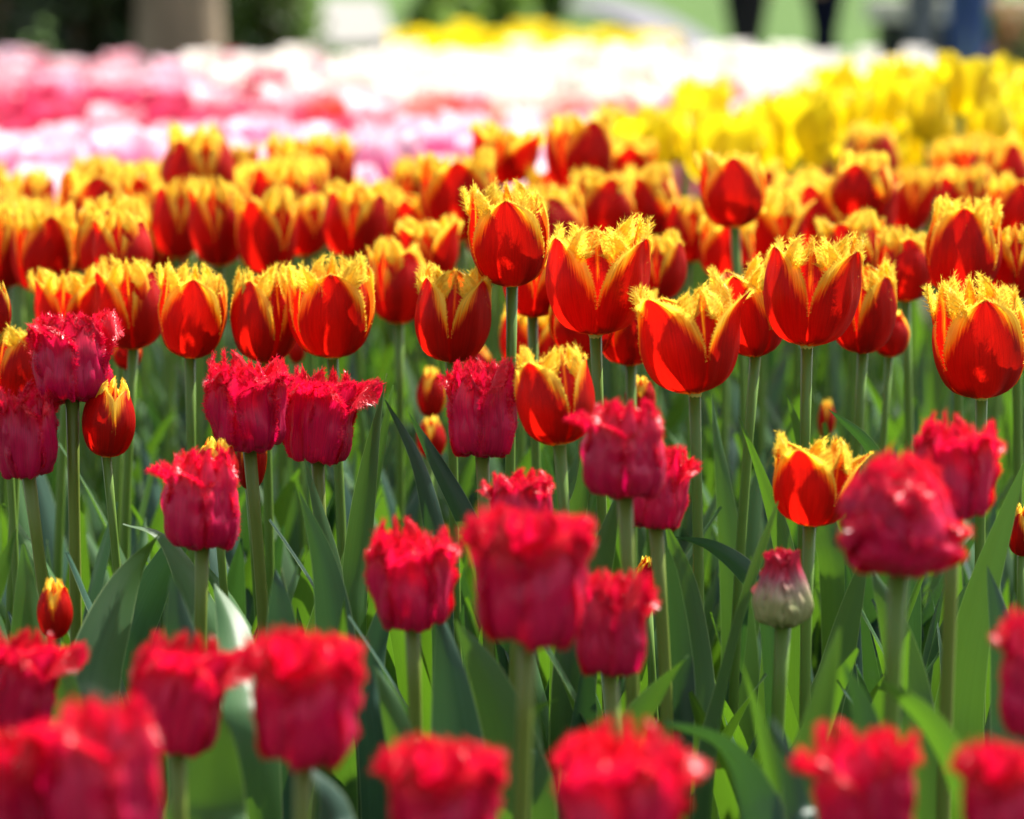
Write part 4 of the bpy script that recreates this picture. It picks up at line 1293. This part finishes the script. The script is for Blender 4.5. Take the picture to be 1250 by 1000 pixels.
def person(x, y, turn, label, c_leg, c_top, stride=.18, coat=False, walk=1, c_hair=None):
    root = tag(link('person', None, None, (x, y, tz(y))), label, 'person')
    root.rotation_euler = (0, 0, turn)
    st = stride
    hipz, kneez = .90, .48
    def leg(sgn, f, ex=0.0, top=.90):
        return [((0, 0, .97), .13 + ex), ((0, sgn * .095, top - .04), .092 + ex), ((f * .45, sgn * .095, kneez), .058 + ex), ((f, sgn * .095, .09), .042 + ex)]
    body = [[((0, 0, .97), .13), ((0, 0, 1.12), .125), ((0, 0, 1.30), (.12, .16)), ((0, 0, 1.44), (.09, .15)), ((0, 0, 1.50), .055), ((.01, 0, 1.57), .055), ((.015, 0, 1.64), .088), ((.01, 0, 1.72), .085)]]
    arms = []
    for sgn in (1, -1):
        sw = sgn * st * .6
        ch = [((0, 0, 1.44), .09), ((0, sgn * .18, 1.42), .052), ((-sw * .4, sgn * .22, 1.15), .042), ((sw * .5 + .06, sgn * .21, .92), .032), ((sw * .5 + .08, sgn * .20, .84), .036)]
        arms.append(ch)
        for q in range(5):
            a = (q - 2) * .012
            end = ch[-1][0]
            fch = [(end, .036), ((end[0] + a * 1.2 + (.03 if q == 0 else 0), end[1], end[2] - (.05 if q else .02)), .009), ((end[0] + a * 1.4 + .012 + (.035 if q == 0 else 0), end[1] - sgn * .006, end[2] - (.085 - abs(q - 2) * .006 if q else .045)), .008)]
            arms.append(fch)
    legs = [leg(1, st), leg(-1, -st)]
    feet = []
    for sgn, f in ((1, st), (-1, -st)): feet.append([((f, sgn * .095, .09), .042), ((f + .05, sgn * .095, .045), .04), ((f + .15, sgn * .095, .03), .035)])
    nose = [[((.015, 0, 1.64), .088), ((.10, 0, 1.635), .016)]]
    ears = [[((.015, 0, 1.64), .088), ((.01, .09, 1.64), .018)], [((.015, 0, 1.64), .088), ((.01, -.09, 1.64), .018)]]
    skinned('body', M_SKIN, root, body + arms + legs + feet + nose + ears, 1)
    skinned('trousers', cloth('trouser_cloth', c_leg), root, [[((0, 0, 1.0), .145)] + [(p, r) for p, r in leg(1, st, .034)[1:]], [((0, 0, 1.0), .145)] + [(p, r) for p, r in leg(-1, -st, .034)[1:]]], 1)
    tops = [[((0, 0, 0.64 if coat else .95), .21 if coat else .155), ((0, 0, 1.0), .16), ((0, 0, 1.15), .15), ((0, 0, 1.32), (.14, .19)), ((0, 0, 1.44), (.11, .17)), ((0, 0, 1.49), .075)]]
    for sgn in (1, -1):
        sw = sgn * st * .6
        tops.append([((0, 0, 1.44), .1), ((0, sgn * .19, 1.42), .07), ((-sw * .4, sgn * .23, 1.15), .058), ((sw * .5 + .05, sgn * .215, .94), .05)])
    skinned('coat' if coat else 'jacket', cloth('jacket_cloth', c_top), root, tops, 1)
    skinned('hair', M_HAIR, root, [[((-.03, 0, 1.70), .088), ((-.01, 0, 1.765), .075)], [((-.03, 0, 1.70), .088), ((-.075, 0, 1.62), .05)]], 1)
    for sgn, f in ((1, st), (-1, -st)):
        skinned('shoe', M_SHOE, root, [[((f - .045, sgn * .095, .05), .045), ((f + .05, sgn * .095, .048), .05), ((f + .16, sgn * .095, .04), .042)]], 1)
    return root


person(wx(909, 21.5), 21.5, .5, 'person in a dark coat and charcoal trousers standing on the grass, leftmost of the three', (0.020, 0.018, 0.022), (0.006, 0.007, 0.02), .10, coat=True)
person(wx(1004, 22.5), 22.5, 3.5, 'person in dark navy trousers standing on the grass, middle one of the three', (0.006, 0.007, 0.02), (0.012, 0.012, 0.02), .11)
person(wx(1180, 27), 27, 1.25, 'person in blue jeans standing before the bench at the right', (0.06, 0.09, 0.26), (0.03, 0.03, 0.05), .10)
person(wx(1122, 29.4), 29.4, .5, 'person in grey trousers standing between the bench and the one in blue jeans', (0.12, 0.12, 0.16), (0.05, 0.05, 0.06), .06)

# long stone topped bench with dark timber underneath
M_STONE = plain_mat('bench_stone', (0.5, 0.46, 0.42), (0.62, 0.58, 0.53), 12, .8, .3, .006)
M_TIMB = plain_mat('dark_timber', (0.010, 0.010, 0.016), (0.020, 0.020, 0.028), 12, .9, .4, .006, stretch=(.3, 1, 1), spec=.05)
def box(mb, c, h, bev=.01):
    """box with chamfered vertical edges and top"""
    x, y, z = c; a, b, g = h
    vs = []
    for zz, k in ((-g, 0), (g - bev, 0), (g, bev)):
        for sx_, sy_ in ((-1, -1), (1, -1), (1, 1), (-1, 1)):
            vs += [Vector((x + sx_ * (a - k - (bev if (sx_ * sy_ > 0) else 0)), y + sy_ * (b - k - (0 if (sx_ * sy_ > 0) else bev)), z + zz)),
                   Vector((x + sx_ * (a - k - (0 if (sx_ * sy_ > 0) else bev)), y + sy_ * (b - k - (bev if (sx_ * sy_ > 0) else 0)), z + zz))]
    fs = []
    for r in range(2):
        for i in range(8): fs.append((r * 8 + i, r * 8 + (i + 1) % 8, (r + 1) * 8 + (i + 1) % 8, (r + 1) * 8 + i))
    fs += [tuple(range(16, 24)), tuple(reversed(range(8)))]
    mb.add(vs, fs)
bd = 30.5
root = tag(link('bench', None, None, (wx(1180, bd), bd, 0)), 'long bench with pale stone top and dark timber base behind the person in jeans', 'bench')
mb = MB(); box(mb, (.1, 0, .64), (1.0, .35, .10), .02); link('bench_top', mb.build('bench_top', [M_STONE], smooth=False), root)
for k in (-1, 1):
    mb = MB()
    for q in range(5): box(mb, (.05 + k * .47, 0, .055 + q * .108), (.38, .28, .05), .008)
    link('leg', mb.build('leg', [M_TIMB], smooth=False), root)
# small planting at the right edge
shrub('flowering_shrub', 'small shrub with orange blossom at the right edge beyond the yellow bed', wx(1232, 24), 24, .22, .25, .75, M_FM, 80, 700, .04)
mb = MB(); rg = random.Random(4)
for k in range(26):
    c = Vector((rg.uniform(-.12, .12), rg.uniform(-.15, .15), rg.uniform(.3, .72)))
    leaf_cloud(mb, [(c, Vector((.045, .045, .035)))], 24, .02, rg, .5)
o = [r for r in bpy.data.objects if r.name.startswith('flowering_shrub')][0]
link('blossom', mb.build('blossom', [plain_mat('orange_blossom', (.6, .2, .1), (.75, .35, .2), 10, .6, .1, .001, .3)], smooth=False), o)
